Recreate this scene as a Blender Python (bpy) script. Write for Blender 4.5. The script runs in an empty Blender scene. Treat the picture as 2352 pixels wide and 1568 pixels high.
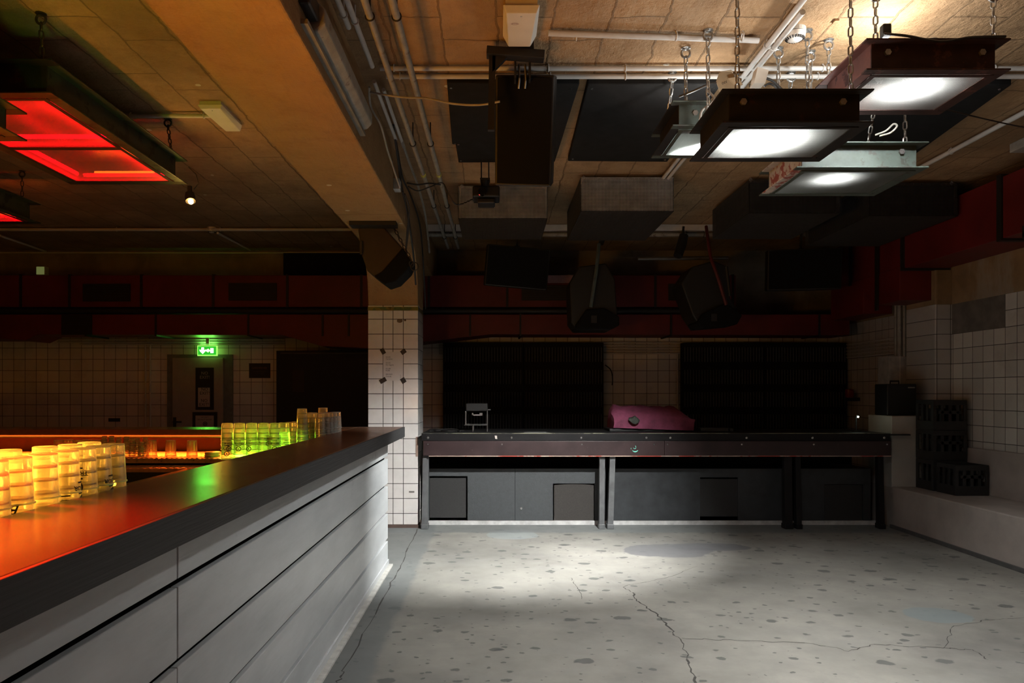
import bpy, bmesh, math, random
from mathutils import Vector, Matrix, Euler
random.seed(7)
PI = math.pi
SC = bpy.context.scene
COL = SC.collection
F, VX, VY, H = 1675.0, 1141.0, 900.0, 1.39       # focal length and horizon of the photograph (2352x1568), eye height

def P(px, py, Y):
    "world point that the photograph shows at pixel (px, py) when it stands Y metres away"
    return Vector(((px - VX) * Y / F, Y, H - (py - VY) * Y / F))

# ------------------------------------------------------------------ node materials
class N:
    def __init__(s, name):
        s.m = bpy.data.materials.new(name); s.m.use_nodes = True
        s.t = s.m.node_tree; s.t.nodes.clear()
        s.out = s.t.nodes.new('ShaderNodeOutputMaterial')
    def put(s, sock, v):
        if v is None: return
        if hasattr(v, 'is_output'): s.t.links.new(v, sock)
        else:
            if sock.type == 'RGBA' and len(v) == 3: v = (*v, 1)
            sock.default_value = v
    def node(s, typ, ins={}, **props):
        n = s.t.nodes.new(typ)
        for k, v in props.items(): setattr(n, k, v)
        for k, v in ins.items(): s.put(n.inputs[k], v)
        return n
    def math(s, op, a, b=None, c=None):
        n = s.node('ShaderNodeMath', operation=op)
        s.put(n.inputs[0], a); s.put(n.inputs[1], b)
        if c is not None: s.put(n.inputs[2], c)
        return n.outputs[0]
    def mix(s, f, a, b, blend='MIX'):
        n = s.node('ShaderNodeMix', data_type='RGBA', blend_type=blend)
        s.put(n.inputs[0], f); s.put(n.inputs[6], a); s.put(n.inputs[7], b)
        return n.outputs[2]
    def pos(s):
        if not hasattr(s, '_p'):
            s._p = s.node('ShaderNodeNewGeometry').outputs['Position']
            x = s.node('ShaderNodeSeparateXYZ', {0: s._p}); s.X, s.Y, s.Z = x.outputs
        return s._p
    def obj(s):
        return s.node('ShaderNodeTexCoord').outputs['Object']
    def vec(s, x, y, z=0.0):
        n = s.node('ShaderNodeCombineXYZ'); s.put(n.inputs[0], x); s.put(n.inputs[1], y); s.put(n.inputs[2], z)
        return n.outputs[0]
    def vmul(s, v, k):
        n = s.node('ShaderNodeVectorMath', operation='MULTIPLY'); s.put(n.inputs[0], v); s.put(n.inputs[1], k); return n.outputs[0]
    def noise(s, scale, detail=4, rough=.55, vec=None, fac=True):
        n = s.node('ShaderNodeTexNoise', {'Scale': scale, 'Detail': detail, 'Roughness': rough, 'Vector': vec if vec is not None else s.pos()})
        return n.outputs[0 if fac else 1]
    def ramp(s, f, stops):
        n = s.node('ShaderNodeValToRGB', {0: f}); e = n.color_ramp.elements
        while len(e) < len(stops): e.new(.5)
        for k, (p, c) in enumerate(stops):
            e[k].position = p; e[k].color = (*c, 1) if hasattr(c, '__len__') else (c, c, c, 1)
        return n.outputs[0]
    def step(s, f, lo, hi):
        n = s.node('ShaderNodeMapRange', {0: f, 1: lo, 2: hi}); n.clamp = True
        return n.outputs[0]
    def bump(s, h, strength=.3, dist=.01):
        return s.node('ShaderNodeBump', {'Strength': strength, 'Distance': dist, 'Height': h}).outputs[0]
    def bsdf(s, col, rough=.6, metal=0.0, normal=None, spec=None, **kw):
        n = s.node('ShaderNodeBsdfPrincipled', {'Base Color': col, 'Roughness': rough, 'Metallic': metal})
        if normal is not None: s.put(n.inputs['Normal'], normal)
        if spec is not None: s.put(n.inputs['Specular IOR Level'], spec)
        for k, v in kw.items(): s.put(n.inputs[k], v)
        return n.outputs[0]
    def surf(s, sh):
        s.t.links.new(sh, s.out.inputs[0]); return s.m

MATS = {}
def plain(name, col, rough=.6, metal=0.0, var=.25, scale=12, bump=0.0, spec=None, dirt=None):
    "one colour broken up by noise; dirt mixes a second colour in patches"
    if name in MATS: return MATS[name]
    n = N(name); v = n.obj()
    f = n.noise(scale, 5, .6, v)
    c = n.mix(n.step(f, .3, .75), tuple(x * (1 - var) for x in col), tuple(min(1, x * (1 + var)) for x in col))
    if dirt is not None:
        c = n.mix(n.step(n.noise(dirt[1], 6, .65, v), dirt[2], dirt[2] + .04), c, dirt[0])
    nb = n.bump(n.noise(scale * 6, 3, .6, v), bump, .004) if bump else None
    MATS[name] = n.surf(n.bsdf(c, n.math('ADD', n.math('MULTIPLY', f, .2), rough - .1), metal, nb, spec))
    return MATS[name]

def emit(name, col, s):
    n = N(name); e = n.node('ShaderNodeEmission', {'Color': col, 'Strength': s})
    return n.surf(e.outputs[0])

def tile_mat(name, u, v, u0, v0, pu, pv, top, plaster, extra=None, tile=(.52, .51, .49), grout=(.03, .028, .025)):
    "glazed square wall tiles on a plane given by two world axes, painted plaster above height TOP"
    n = N(name); n.pos(); ax = {'X': n.X, 'Y': n.Y, 'Z': n.Z}
    wob = n.math('MULTIPLY', n.math('SUBTRACT', n.noise(1.3, 2), .5), .006)
    a = n.math('DIVIDE', n.math('ADD', n.math('SUBTRACT', ax[u], u0), wob), pu)
    b = n.math('DIVIDE', n.math('ADD', n.math('SUBTRACT', ax[v], v0), wob), pv)
    fa, fb = n.math('FRACT', a), n.math('FRACT', b)
    g = .0032 / .153
    def edge(f): return n.math('MINIMUM', f, n.math('SUBTRACT', 1, f))
    d = n.math('MINIMUM', edge(fa), edge(fb))
    isl = n.step(d, g * .55, g * 1.25)
    cell = n.node('ShaderNodeTexWhiteNoise', {'Vector': n.vec(n.math('FLOOR', a), n.math('FLOOR', b))}, noise_dimensions='3D').outputs[0]
    shade = n.math('ADD', .88, n.math('MULTIPLY', cell, .2))
    tc = n.mix(1.0, tile, n.vec(shade, shade, shade), 'MULTIPLY')
    tc = n.mix(n.math('MULTIPLY', n.step(n.noise(3.5, 5, .7), .52, .8), .35), tc, (.3, .26, .2))
    c = n.mix(isl, grout, tc)
    r = n.mix(isl, (.9,) * 3, (.22,) * 3)
    hgt = isl
    if extra: c, mk = extra(n, c); hgt = n.math('MAXIMUM', isl, mk); r = n.mix(mk, r, (.9,) * 3)
    pl = n.mix(n.step(n.noise(2.2, 5, .6), .4, .65), plaster, tuple(x * .62 for x in plaster))
    pl = n.mix(n.math('MULTIPLY', n.step(n.noise(1.1, 6, .7, n.vec(n.X, n.Y, n.math('MULTIPLY', n.Z, .35))), .56, .64), .6), pl, (.36, .33, .28))
    up = n.math('GREATER_THAN', n.Z, top)
    c = n.mix(up, c, pl); r = n.mix(up, r, (.85,) * 3)
    nb = n.bump(n.math('ADD', hgt, n.math('MULTIPLY', n.noise(30, 3), .2)), .35, .004)
    return n.surf(n.bsdf(c, r, 0, nb))

def concrete_mat(name, col, width=1.15, row=.27, dark=.55):
    "board-marked concrete: long blocks running along the room, paint flecks, dark patches"
    n = N(name); n.pos()
    wob = n.math('MULTIPLY', n.math('SUBTRACT', n.noise(5, 5), .5), .06)
    v = n.vec(n.math('ADD', n.Y, wob), n.math('ADD', n.X, wob), 0.0)
    br = n.node('ShaderNodeTexBrick', {'Vector': v, 'Color1': (.55,) * 3, 'Color2': (1,) * 3, 'Mortar': (.2,) * 3, 'Scale': 1.0,
                                       'Mortar Size': .006, 'Mortar Smooth': .3, 'Brick Width': width, 'Row Height': row}, offset=.37)
    f = n.noise(1.7, 7, .65)
    c = n.mix(n.step(f, .32, .68), tuple(x * dark for x in col), col)
    c = n.mix(.45, c, br.outputs[0], 'MULTIPLY')
    c = n.mix(n.math('MULTIPLY', br.outputs[1], .55), c, tuple(x * .35 for x in col))
    grain = n.noise(40, 4, .7, n.vec(n.X, n.math('MULTIPLY', n.Y, .12), n.Z))
    c = n.mix(n.math('MULTIPLY', n.step(grain, .5, .75), .3), c, tuple(x * .5 for x in col))
    vo = n.node('ShaderNodeTexVoronoi', {'Vector': n.pos(), 'Scale': 3.1})
    c = n.mix(n.math('MULTIPLY', n.step(n.noise(6, 7, .72), .5, .66), .35), c, (col[0] * .45, col[1] * .36, col[2] * .3))
    fl = n.math('LESS_THAN', vo.outputs[0], n.math('ADD', .03, n.math('MULTIPLY', n.noise(25, 2), .06)))
    pick = n.math('LESS_THAN', n.node('ShaderNodeSeparateColor', {0: vo.outputs[1]}).outputs[0], .45)
    c = n.mix(n.math('MULTIPLY', fl, pick), c, (.6, .55, .46))
    b = n.math('ADD', n.math('MULTIPLY', f, .5), n.math('SUBTRACT', n.math('MULTIPLY', grain, .25), n.math('MULTIPLY', br.outputs[1], -.9)))
    return n.surf(n.bsdf(c, .82, 0, n.bump(n.math('ADD', b, n.math('MULTIPLY', n.noise(9, 6, .7), 1.3)), 1.0, .02), .35))

# ------------------------------------------------------------------ mesh collector
ORG = {}
def perp(d):
    d = Vector(d).normalized(); a = Vector((0, 0, 1)) if abs(d.z) < .9 else Vector((1, 0, 0))
    u = d.cross(a).normalized(); return u, d.cross(u).normalized()

class MB:
    def __init__(s): s.v, s.f, s.mi, s.cur = [], [], [], 0
    def add(s, vs, fs, T=None):
        o = len(s.v)
        s.v += [Vector(T @ Vector(p)) if T is not None else Vector(p) for p in vs]
        s.f += [[i + o for i in f] for f in fs]; s.mi += [s.cur] * len(fs); return s
    def box(s, x0, x1, y0, y1, z0, z1, T=None):
        vs = [(x, y, z) for x in (x0, x1) for y in (y0, y1) for z in (z0, z1)]
        return s.add(vs, [(0, 1, 3, 2), (4, 6, 7, 5), (0, 4, 5, 1), (2, 3, 7, 6), (0, 2, 6, 4), (1, 5, 7, 3)], T)
    def bar(s, p0, p1, w, h, up=(0, 0, 1)):
        p0, p1 = Vector(p0), Vector(p1); d = (p1 - p0); L = d.length; d.normalize()
        u = d.cross(Vector(up)); u = u.normalized() if u.length > 1e-6 else perp(d)[0]; w2 = u.cross(d).normalized()
        T = Matrix((( d.x, u.x, w2.x, p0.x), (d.y, u.y, w2.y, p0.y), (d.z, u.z, w2.z, p0.z), (0, 0, 0, 1)))
        return s.box(0, L, -w / 2, w / 2, -h / 2, h / 2, T)
    def tube(s, pts, r, n=8, closed=False):
        pts = [Vector(p) for p in pts]; k = len(pts); vs, fs = [], []
        rr = r if hasattr(r, '__len__') else [r] * k
        d0 = (pts[1] - pts[0]).normalized(); u, w = perp(d0)
        for i, p in enumerate(pts):
            a = pts[(i + 1) % k] if closed or i < k - 1 else p; b = pts[i - 1] if closed or i > 0 else p
            d = (a - b).normalized()
            u = (u - d * u.dot(d)).normalized(); w = d.cross(u)
            for j in range(n):
                t = 2 * PI * j / n; vs.append(p + (u * math.cos(t) + w * math.sin(t)) * rr[i])
        for i in range(k if closed else k - 1):
            for j in range(n):
                a, b = i * n, ((i + 1) % k) * n
                fs.append((a + j, a + (j + 1) % n, b + (j + 1) % n, b + j))
        if not closed: fs += [tuple(range(n))[::-1], tuple(range((k - 1) * n, k * n))]
        return s.add(vs, fs)
    def cyl(s, p0, p1, r, n=16): return s.tube([p0, p1], r, n)
    def lathe(s, prof, c=(0, 0, 0), n=20, T=None, close=False):
        vs, fs = [], []; k = len(prof)
        for r, z in prof:
            for j in range(n):
                t = 2 * PI * j / n; vs.append((c[0] + r * math.cos(t), c[1] + r * math.sin(t), c[2] + z))
        for i in range(k if close else k - 1):
            for j in range(n):
                a, b = i * n, ((i + 1) % k) * n
                fs.append((a + j, a + (j + 1) % n, b + (j + 1) % n, b + j))
        return s.add(vs, fs, T)
    def prism(s, poly, a0, a1, axes='xz', T=None):
        "polygon in the plane AXES, extruded along the third axis from a0 to a1"
        ix = {'x': 0, 'y': 1, 'z': 2}; i, j = ix[axes[0]], ix[axes[1]]; k = 3 - i - j; vs = []
        for a in (a0, a1):
            for p in poly:
                q = [0, 0, 0]; q[i], q[j], q[k] = p[0], p[1], a; vs.append(q)
        m = len(poly)
        fs = [tuple(range(m)), tuple(range(m, 2 * m))[::-1]] + [(q, q + m, (q + 1) % m + m, (q + 1) % m) for q in range(m)]
        return s.add(vs, fs, T)
    def ball(s, c, r, n=12, m=8, sq=(1, 1, 1)):
        vs, fs = [], []
        for i in range(m + 1):
            p = PI * i / m
            for j in range(n):
                t = 2 * PI * j / n
                vs.append((c[0] + r * sq[0] * math.sin(p) * math.cos(t), c[1] + r * sq[1] * math.sin(p) * math.sin(t), c[2] + r * sq[2] * math.cos(p)))
        for i in range(m):
            for j in range(n): fs.append((i * n + j, (i + 1) * n + j, (i + 1) * n + (j + 1) % n, i * n + (j + 1) % n))
        return s.add(vs, fs)
    def ring(s, c, R, r, axis=(0, 1, 0), n=18, m=8):
        u, w = perp(axis); c = Vector(c)
        return s.tube([c + (u * math.cos(2 * PI * k / n) + w * math.sin(2 * PI * k / n)) * R for k in range(n)], r, m, True)
    def chain(s, p0, p1, L=.052, W=.028, r=.0036):
        p0, p1 = Vector(p0), Vector(p1); d = p1 - p0; pitch = L - 2 * r - .001
        k = max(1, int(round(d.length / pitch))); d.normalize(); u, w = perp(d); st = (p1 - p0) / k
        for i in range(k):
            c = p0 + st * (i + .5); a = (u + w).normalized() if i % 2 else (u - w).normalized(); h = st.length / 2 + r - W / 2 + .0005; R = W / 2 - r
            pts = [c + d * (h + R * math.sin(t)) + a * R * math.cos(t) for t in [PI * q / 5 for q in range(6)]]
            pts += [c - d * (h + R * math.sin(t)) - a * R * math.cos(t) for t in [PI * q / 5 for q in range(6)]]
            s.tube(pts, r, 5, True)
        return s
    def text(s, body, size, T, depth=0.0, align='CENTER'):
        vs, fs = text_geo(body, size, align); return s.add(vs, fs, T)
    def build(s, name, mat, parent=None, bevel=0, smooth=False, seg=2, angle=35):
        me = bpy.data.meshes.new(name)
        if parent is not None: o0 = ORG[parent.name]
        else:
            lo = [min(p[i] for p in s.v) for i in range(3)]; hi = [max(p[i] for p in s.v) for i in range(3)]
            o0 = Vector(((lo[0] + hi[0]) / 2, (lo[1] + hi[1]) / 2, lo[2]))
        me.from_pydata([p - o0 for p in s.v], [], s.f)
        for m in (mat if isinstance(mat, (list, tuple)) else [mat]): me.materials.append(m)
        me.polygons.foreach_set('material_index', s.mi)
        bm = bmesh.new(); bm.from_mesh(me); bmesh.ops.recalc_face_normals(bm, faces=bm.faces); bm.to_mesh(me); bm.free()
        if smooth:
            me.polygons.foreach_set('use_smooth', [True] * len(me.polygons)); me.set_sharp_from_angle(angle=math.radians(40))
        ob = bpy.data.objects.new(name, me); COL.objects.link(ob)
        if parent is not None: ob.parent = parent
        else: ob.location = o0
        ORG[ob.name] = o0
        if bevel:
            b = ob.modifiers.new('bevel', 'BEVEL'); b.width = bevel; b.segments = seg; b.limit_method = 'ANGLE'; b.angle_limit = math.radians(angle)
        return ob

_TX = {}
def text_geo(body, size, align='CENTER', bold=0.0):
    key = (body, align, bold)
    if key not in _TX:
        cu = bpy.data.curves.new('t', 'FONT'); cu.body = body; cu.align_x = align; cu.align_y = 'CENTER'; cu.size = 1.0; cu.resolution_u = 2; cu.offset = bold
        ob = bpy.data.objects.new('t', cu); COL.objects.link(ob)
        dg = bpy.context.evaluated_depsgraph_get(); dg.update()
        me = bpy.data.meshes.new_from_object(ob.evaluated_get(dg))
        _TX[key] = ([tuple(v.co) for v in me.vertices], [tuple(p.vertices) for p in me.polygons])
        bpy.data.objects.remove(ob); bpy.data.curves.remove(cu); bpy.data.meshes.remove(me)
    v, f = _TX[key]
    return [(x * size, y * size, z) for x, y, z in v], f
def face_T(c, right=(1, 0, 0), up=(0, 0, 1)):
    "matrix that lays flat x/y geometry on a surface: x along RIGHT, y along UP, at point C"
    r, u = Vector(right).normalized(), Vector(up).normalized(); n = r.cross(u); c = Vector(c)
    return Matrix(((r.x, u.x, n.x, c.x), (r.y, u.y, n.y, c.y), (r.z, u.z, n.z, c.z), (0, 0, 0, 1)))

def tag(o, label=None, cat=None, group=None, kind=None):
    for k, v in (('label', label), ('category', cat), ('group', group), ('kind', kind)):
        if v: o[k] = v
    return o
def thing(name, loc, label, cat, group=None, kind=None):
    o = bpy.data.objects.new(name, None); COL.objects.link(o); o.empty_display_size = .1
    o.location = loc; ORG[o.name] = Vector(loc)
    return tag(o, label, cat, group, kind)
def one(mb, name, mat, label, cat, group=None, kind=None, **kw):
    return tag(mb.build(name, mat, None, **kw), label, cat, group, kind)
def struct(mb, name, mat, label, cat, parent=None, **kw):
    o = mb.build(name, mat, parent, **kw)
    return tag(o, label, cat, None, 'structure') if parent is None else o
def copy_tree(o, parent=None):
    c = o.copy(); COL.objects.link(c)
    if parent is not None: c.parent = parent
    for ch in [x for x in COL.objects if x.parent == o]: copy_tree(ch, c)
    return c
def lamp(name, kind, loc, energy, col=(1, 1, 1), size=.05, aim=None, **kw):
    l = bpy.data.lights.new(name, kind); l.energy = energy; l.color = col
    if kind == 'AREA':
        l.shape = 'RECTANGLE'; l.size, l.size_y = size
    else: l.shadow_soft_size = size
    for k, v in kw.items(): setattr(l, k, v)
    o = bpy.data.objects.new(name, l); COL.objects.link(o); o.location = loc
    if aim is not None: o.rotation_euler = (Vector(aim) - Vector(loc)).to_track_quat('-Z', 'Y').to_euler()
    return o
ORD = ['first', 'second', 'third', 'fourth', 'fifth', 'sixth', 'seventh', 'eighth', 'ninth', 'tenth', 'eleventh', 'twelfth', 'thirteenth', 'fourteenth']

# ------------------------------------------------------------------ camera
cam = bpy.data.cameras.new('camera'); co = bpy.data.objects.new('camera', cam); COL.objects.link(co)
co.location = (0, 0, H); co.rotation_euler = (PI / 2, 0, 0)
cam.sensor_width = 36; cam.lens = F / 2352 * 36; cam.shift_x = (1176 - VX) / 2352; cam.shift_y = (VY - 784) / 2352
cam.clip_start = .02; cam.clip_end = 60
SC.camera = co
SC.view_settings.view_transform = 'Standard'; SC.view_settings.look = 'None'; SC.view_settings.gamma = 1; SC.view_settings.use_curve_mapping = False
SC.view_settings.exposure = 0
SC.cycles.transparent_max_bounces = 48; SC.cycles.max_bounces = 10; SC.cycles.diffuse_bounces = 5; SC.cycles.glossy_bounces = 4
SC.cycles.sample_clamp_indirect = 4; SC.cycles.caustics_reflective = False; SC.cycles.caustics_refractive = False
w = bpy.data.worlds.new('world'); SC.world = w; w.use_nodes = True
w.node_tree.nodes['Background'].inputs[0].default_value = (0, 0, 0, 1)

ZC = 3.30                                            # ceiling height
YB = 9.85                                            # back wall
XR = 4.67                                            # right wall
TP = .1533                                           # tile pitch
ROW0 = 1.831                                         # one horizontal joint
# ------------------------------------------------------------------ materials
M_ceil = concrete_mat('ceiling_concrete', (.50, .32, .17), .66, .29)
M_beam = concrete_mat('beam_concrete', (.48, .30, .14), 6, 3.0, .8)
def floor_mat():
    n = N('floor_concrete'); n.pos()
    f = n.noise(.9, 7, .6); g = n.noise(6, 6, .65)
    c = n.mix(n.step(f, .3, .7), (.155, .151, .14), (.345, .336, .305))
    c = n.mix(n.math('MULTIPLY', n.step(g, .45, .8), .45), c, (.2, .2, .19))
    st = n.noise(3.5, 5, .6, n.vec(n.math('MULTIPLY', n.X, .35), n.Y, 0.0))
    c = n.mix(n.math('MULTIPLY', n.step(st, .5, .75), .35), c, (.24, .24, .235))
    for sc, th, pk, seed in ((4.2, .17, .58, 0.0), (7.0, .17, .42, 3.7), (14, .18, .32, 8.1)):
        v = n.vec(n.math('ADD', n.math('MULTIPLY', n.X, .75), seed), n.Y, 0.0)
        dv = n.node('ShaderNodeVectorMath', {0: v, 1: n.vmul(n.noise(14, 3, .6, None, False), (.05, .05, 0))}, operation='ADD').outputs[0]
        vo = n.node('ShaderNodeTexVoronoi', {'Vector': dv, 'Scale': sc}, voronoi_dimensions='2D')
        sep = n.node('ShaderNodeSeparateColor', {0: vo.outputs[1]})
        r = n.math('MULTIPLY', sep.outputs[1], th)
        m = n.math('MULTIPLY', n.step(n.math('SUBTRACT', r, vo.outputs[0]), -.01, .025), n.math('LESS_THAN', sep.outputs[0], pk))
        c = n.mix(n.math('MULTIPLY', m, .8), c, (.085, .088, .088))
    def patch(cx, cy, rx, ry, col, amt, wob=.35, soft=.03):
        nonlocal c
        dx = n.math('DIVIDE', n.math('SUBTRACT', n.X, cx), rx); dy = n.math('DIVIDE', n.math('SUBTRACT', n.Y, cy), ry)
        d = n.math('SQRT', n.math('ADD', n.math('MULTIPLY', dx, dx), n.math('MULTIPLY', dy, dy)))
        d = n.math('ADD', d, n.math('MULTIPLY', n.math('SUBTRACT', n.noise(3.2, 5, .6), .5), wob * 2))
        c = n.mix(n.math('MULTIPLY', n.math('SUBTRACT', 1, n.step(d, 1 - soft, 1 + soft)), amt), c, col)
    patch(1.5, 6.40, .40, .26, (.15, .152, .16), .9)
    patch(1.93, 6.55, .36, .16, (.14, .142, .15), .9)
    patch(2.75, 4.55, .2, .16, (.19, .22, .23), .85)
    patch(.15, 7.1, .25, .22, (.3, .34, .35), .6)
    # grey paint band along the desk and along the bar
    e = n.math('MULTIPLY', n.math('SUBTRACT', n.noise(4, 4), .5), .12)
    c = n.mix(n.math('MULTIPLY', n.step(n.math('ADD', n.Y, e), 7.18, 7.24), .75), c, (.16, .175, .18))
    c = n.mix(n.math('MULTIPLY', n.math('SUBTRACT', 1, n.step(n.math('ADD', n.X, e), -.64, -.6)), .7), c, (.15, .165, .17))
    nb = n.bump(n.math('ADD', f, n.math('MULTIPLY', g, .3)), .15, .01)
    return n.surf(n.bsdf(c, n.math('ADD', .5, n.math('MULTIPLY', g, .3)), 0, nb, .35))
M_floor = floor_mat()
M_back = tile_mat('back_wall_tile', 'X', 'Z', -6.372, ROW0, .1527, TP, 2.16, (.3, .26, .2), None, (.74, .73, .70))
def right_extra(n, c):
    my = n.math('MULTIPLY', n.math('GREATER_THAN', n.Y, 6.70), n.math('LESS_THAN', n.Y, 7.48))
    mz = n.math('GREATER_THAN', n.Z, ROW0 + TP)
    pc = n.mix(n.step(n.noise(7, 5), .35, .7), (.13, .12, .105), (.21, .19, .17))
    mk = n.math('MULTIPLY', my, mz); return n.mix(mk, c, pc), mk
M_right = tile_mat('right_wall_tile', 'Y', 'Z', 7.156, ROW0, .153, TP, ROW0 + 3 * TP - .002, (.34, .24, .13), right_extra, (.66, .65, .62))
M_pil = tile_mat('pilaster_tile', 'X', 'Z', 4.515, ROW0, .14, TP, ROW0 + 3 * TP - .002, (.34, .24, .13))
M_tile = plain('glazed_tile', (.66, .64, .62), .2, var=.06, scale=9)
M_grout = plain('dark_grout', (.03, .027, .024), .9)
M_plaster = plain('painted_plaster', (.4, .36, .33), .7, var=.15, scale=4, bump=.15)
M_black = plain('black_paint', (.012, .012, .013), .5)
M_felt = plain('black_foam', (.018, .018, .018), .95, spec=.1)
M_cloth = plain('speaker_cloth', (.005, .005, .0055), .9, bump=.4, scale=60, spec=.2)
M_cab = plain('speaker_cabinet', (.008, .008, .008), .55, bump=.2, scale=40)
M_brown = plain('brown_cabinet', (.032, .02, .013), .6)
M_steel = plain('galvanised_steel', (.5, .5, .5), .38, 1.0, scale=25)
M_zinc = plain('zinc_chain', (.42, .42, .41), .35, .9, scale=60)
M_dkchain = plain('dark_chain', (.06, .05, .045), .5, .7, scale=60)
M_pvc = plain('grey_plastic_conduit', (.55, .54, .52), .5, var=.08)
M_pipe = plain('painted_steel_pipe', (.3, .29, .26), .5, .2, dirt=((.16, .12, .08), 18, .6))
M_white = plain('white_plastic', (.66, .63, .57), .45, var=.06)
M_cable = plain('black_cable', (.015, .014, .014), .5)
M_wcable = plain('white_cable', (.34, .32, .29), .5)
M_duct = plain('red_painted_sheet', (.125, .010, .011), .5, var=.3, scale=3)
M_dseam = plain('black_duct_seam', (.012, .009, .009), .6)
M_screw = plain('screw_head', (.7, .7, .7), .3, 1.0)
M_paper = plain('paper', (.5, .45, .42), .8, var=.05)
M_ink = plain('black_ink', (.012, .012, .012), .7)
M_pale = plain('pale_print', (.4, .38, .36), .7)

# ------------------------------------------------------------------ the room
XL, YF = -8.6, -3.2
floor = struct(MB().box(XL, XR + .3, YF, YB + .2, -.2, 0), 'floor', M_floor, 'worn grey concrete floor with dark spots, cracks and patches', 'floor')
struct(MB().box(XL, XR + .3, YF, YB + .2, ZC, ZC + .25), 'ceiling', M_ceil, 'brown board-marked concrete ceiling over the whole room', 'ceiling')
struct(MB().box(XL, XR + .3, YB, YB + .2, 0, ZC), 'wall_back', M_back, 'white tiled back wall with dark joints behind bar and desk', 'wall')
struct(MB().box(XL - .2, XL, YF, YB, 0, ZC), 'wall_left', M_plaster, 'plastered wall beyond the bar', 'wall')
struct(MB().box(XL, XR + .3, YF - .2, YF, 0, ZC), 'wall_front', M_plaster, 'plastered wall behind the camera', 'wall')
struct(MB().box(XR, XR + .3, YF, YB, 0, ZC), 'wall_right', M_right, 'white tiled wall with brown plaster above, along the stone bench', 'wall')
struct(MB().box(XR - .05, XR + .01, YF, 7.5, .42, .845), 'trim_1', M_plaster, 'smooth painted plinth between the bench and the wall tiles', 'wall plinth', bevel=.004)
# tiled pilaster on the right wall
pm = MB(); pm.box(4.5, XR + .01, 7.48, 8.03, .42, ZC); struct(pm, 'wall_pilaster', [M_pil], 'tiled pilaster standing out from the right wall', 'pilaster', bevel=.02, seg=4)
# stone bench and the pier at its end
bm_ = MB(); bm_.box(4.05, XR + .01, YF, YB, 0, .42)
struct(bm_, 'trim_2', M_plaster, 'long painted stone bench along the right wall', 'bench', bevel=.012)
struct(MB().box(4.052, 4.44, 7.48, 7.96, .0, 1.145), 'trim_3', plain('pale_pier_paint', (.5, .49, .45), .6, var=.1, scale=4), 'low pale pier at the right end of the desk, a toolbox on it', 'pier', bevel=.008)
struct(MB().box(4.03, 4.052, YF, 7.48, 0, .035), 'baseboard_right', plain('dark_grey_trim', (.1, .1, .1), .6), 'dark strip at the foot of the stone bench', 'baseboard')
# beam with haunch and the tiled pillar
bx0, bx1, zs = -1.32, -.808, 2.85
prof = [(YF, zs), (6.95, zs)] + [(6.95 + .53 * math.sin(a), 2.28 + .57 * math.cos(a)) for a in [PI / 2 * k / 14 for k in range(1, 15)]]
prof += [(8.0, 2.28)] + [(8.53 - .53 * math.sin(a), 2.28 + .57 * math.cos(a)) for a in [PI / 2 * (1 - k / 14) for k in range(1, 15)]] + [(YB, zs), (YB, ZC), (YF, ZC)]
struct(MB().prism(prof, bx0, bx1, 'yz'), 'ceiling_beam', M_beam, 'heavy concrete beam curving down onto the tiled pillar', 'beam', bevel=.01)
pil = thing('pillar', (-1.064, 7.74, 0), 'square pillar clad in white tiles at the end of the bar', 'pillar', None, 'structure')
MB().box(bx0 + .006, bx1 - .006, 7.486, 7.994, 0, 2.28).build('pillar_core', M_grout, pil)
tm = MB(); cols = [0, .153, .256, .362, .512]; zj = [ROW0 + (k) * TP for k in range(-12, 4)]
zj = [max(.03, z) for z in zj if z > -.1 and z < 2.29] + [2.28]
g = .003
def tiles_on(a0, a1, put):
    for k in range(len(zj) - 1):
        if zj[k + 1] - zj[k] > .02: put(a0 + g, a1 - g, zj[k] + g, zj[k + 1] - g)
for c0, c1 in zip(cols, cols[1:]):
    tiles_on(bx0 + c0, bx0 + c1, lambda a, b, z0, z1: tm.box(a, b, 7.48, 7.487, z0, z1))
    tiles_on(bx0 + c0, bx0 + c1, lambda a, b, z0, z1: tm.box(a, b, 7.993, 8.0, z0, z1))
    tiles_on(7.48 + c0 * 1.015, 7.48 + c1 * 1.015, lambda a, b, z0, z1: (tm.box(bx0, bx0 + .007, a, b, z0, z1), tm.box(bx1 - .007, bx1, a, b, z0, z1)))
tm.build('pillar_tiles', M_tile, pil, bevel=.0015)
MB().box(bx0 - .002, bx1 + .002, 7.475, 8.004, 2.225, 2.262).build('tape_band', plain('green_gold_tape', (.16, .15, .04), .3, .3, dirt=((.07, .12, .05), 9, .5)), pil)
MB().box(bx0 - .01, bx1 + .01, 7.465, 8.01, 0, .03).build('pillar_foot', plain('old_brick', (.09, .06, .05), .9), pil)
mk = MB(); mk.ball((-.995, 7.479, 2.12), .03, 12, 6, (1, .08, .7)); mk.ball((-.94, 7.478, 2.125), .012, 8, 6, (1, .2, .8)); mk.build('drill_hole', plain('hole_filler', (.16, .11, .06), .9), pil)
mk = MB(); mk.box(-.83, -.806, 7.474, 7.48, .73, .93); mk.build('chipped_corner', plain('bare_clay', (.28, .2, .16), .9), pil)
MB().box(-.9, -.845, 7.474, 7.48, .36, .375).build('chip_mark', plain('bare_grey', (.16, .15, .14), .9), pil)
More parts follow.
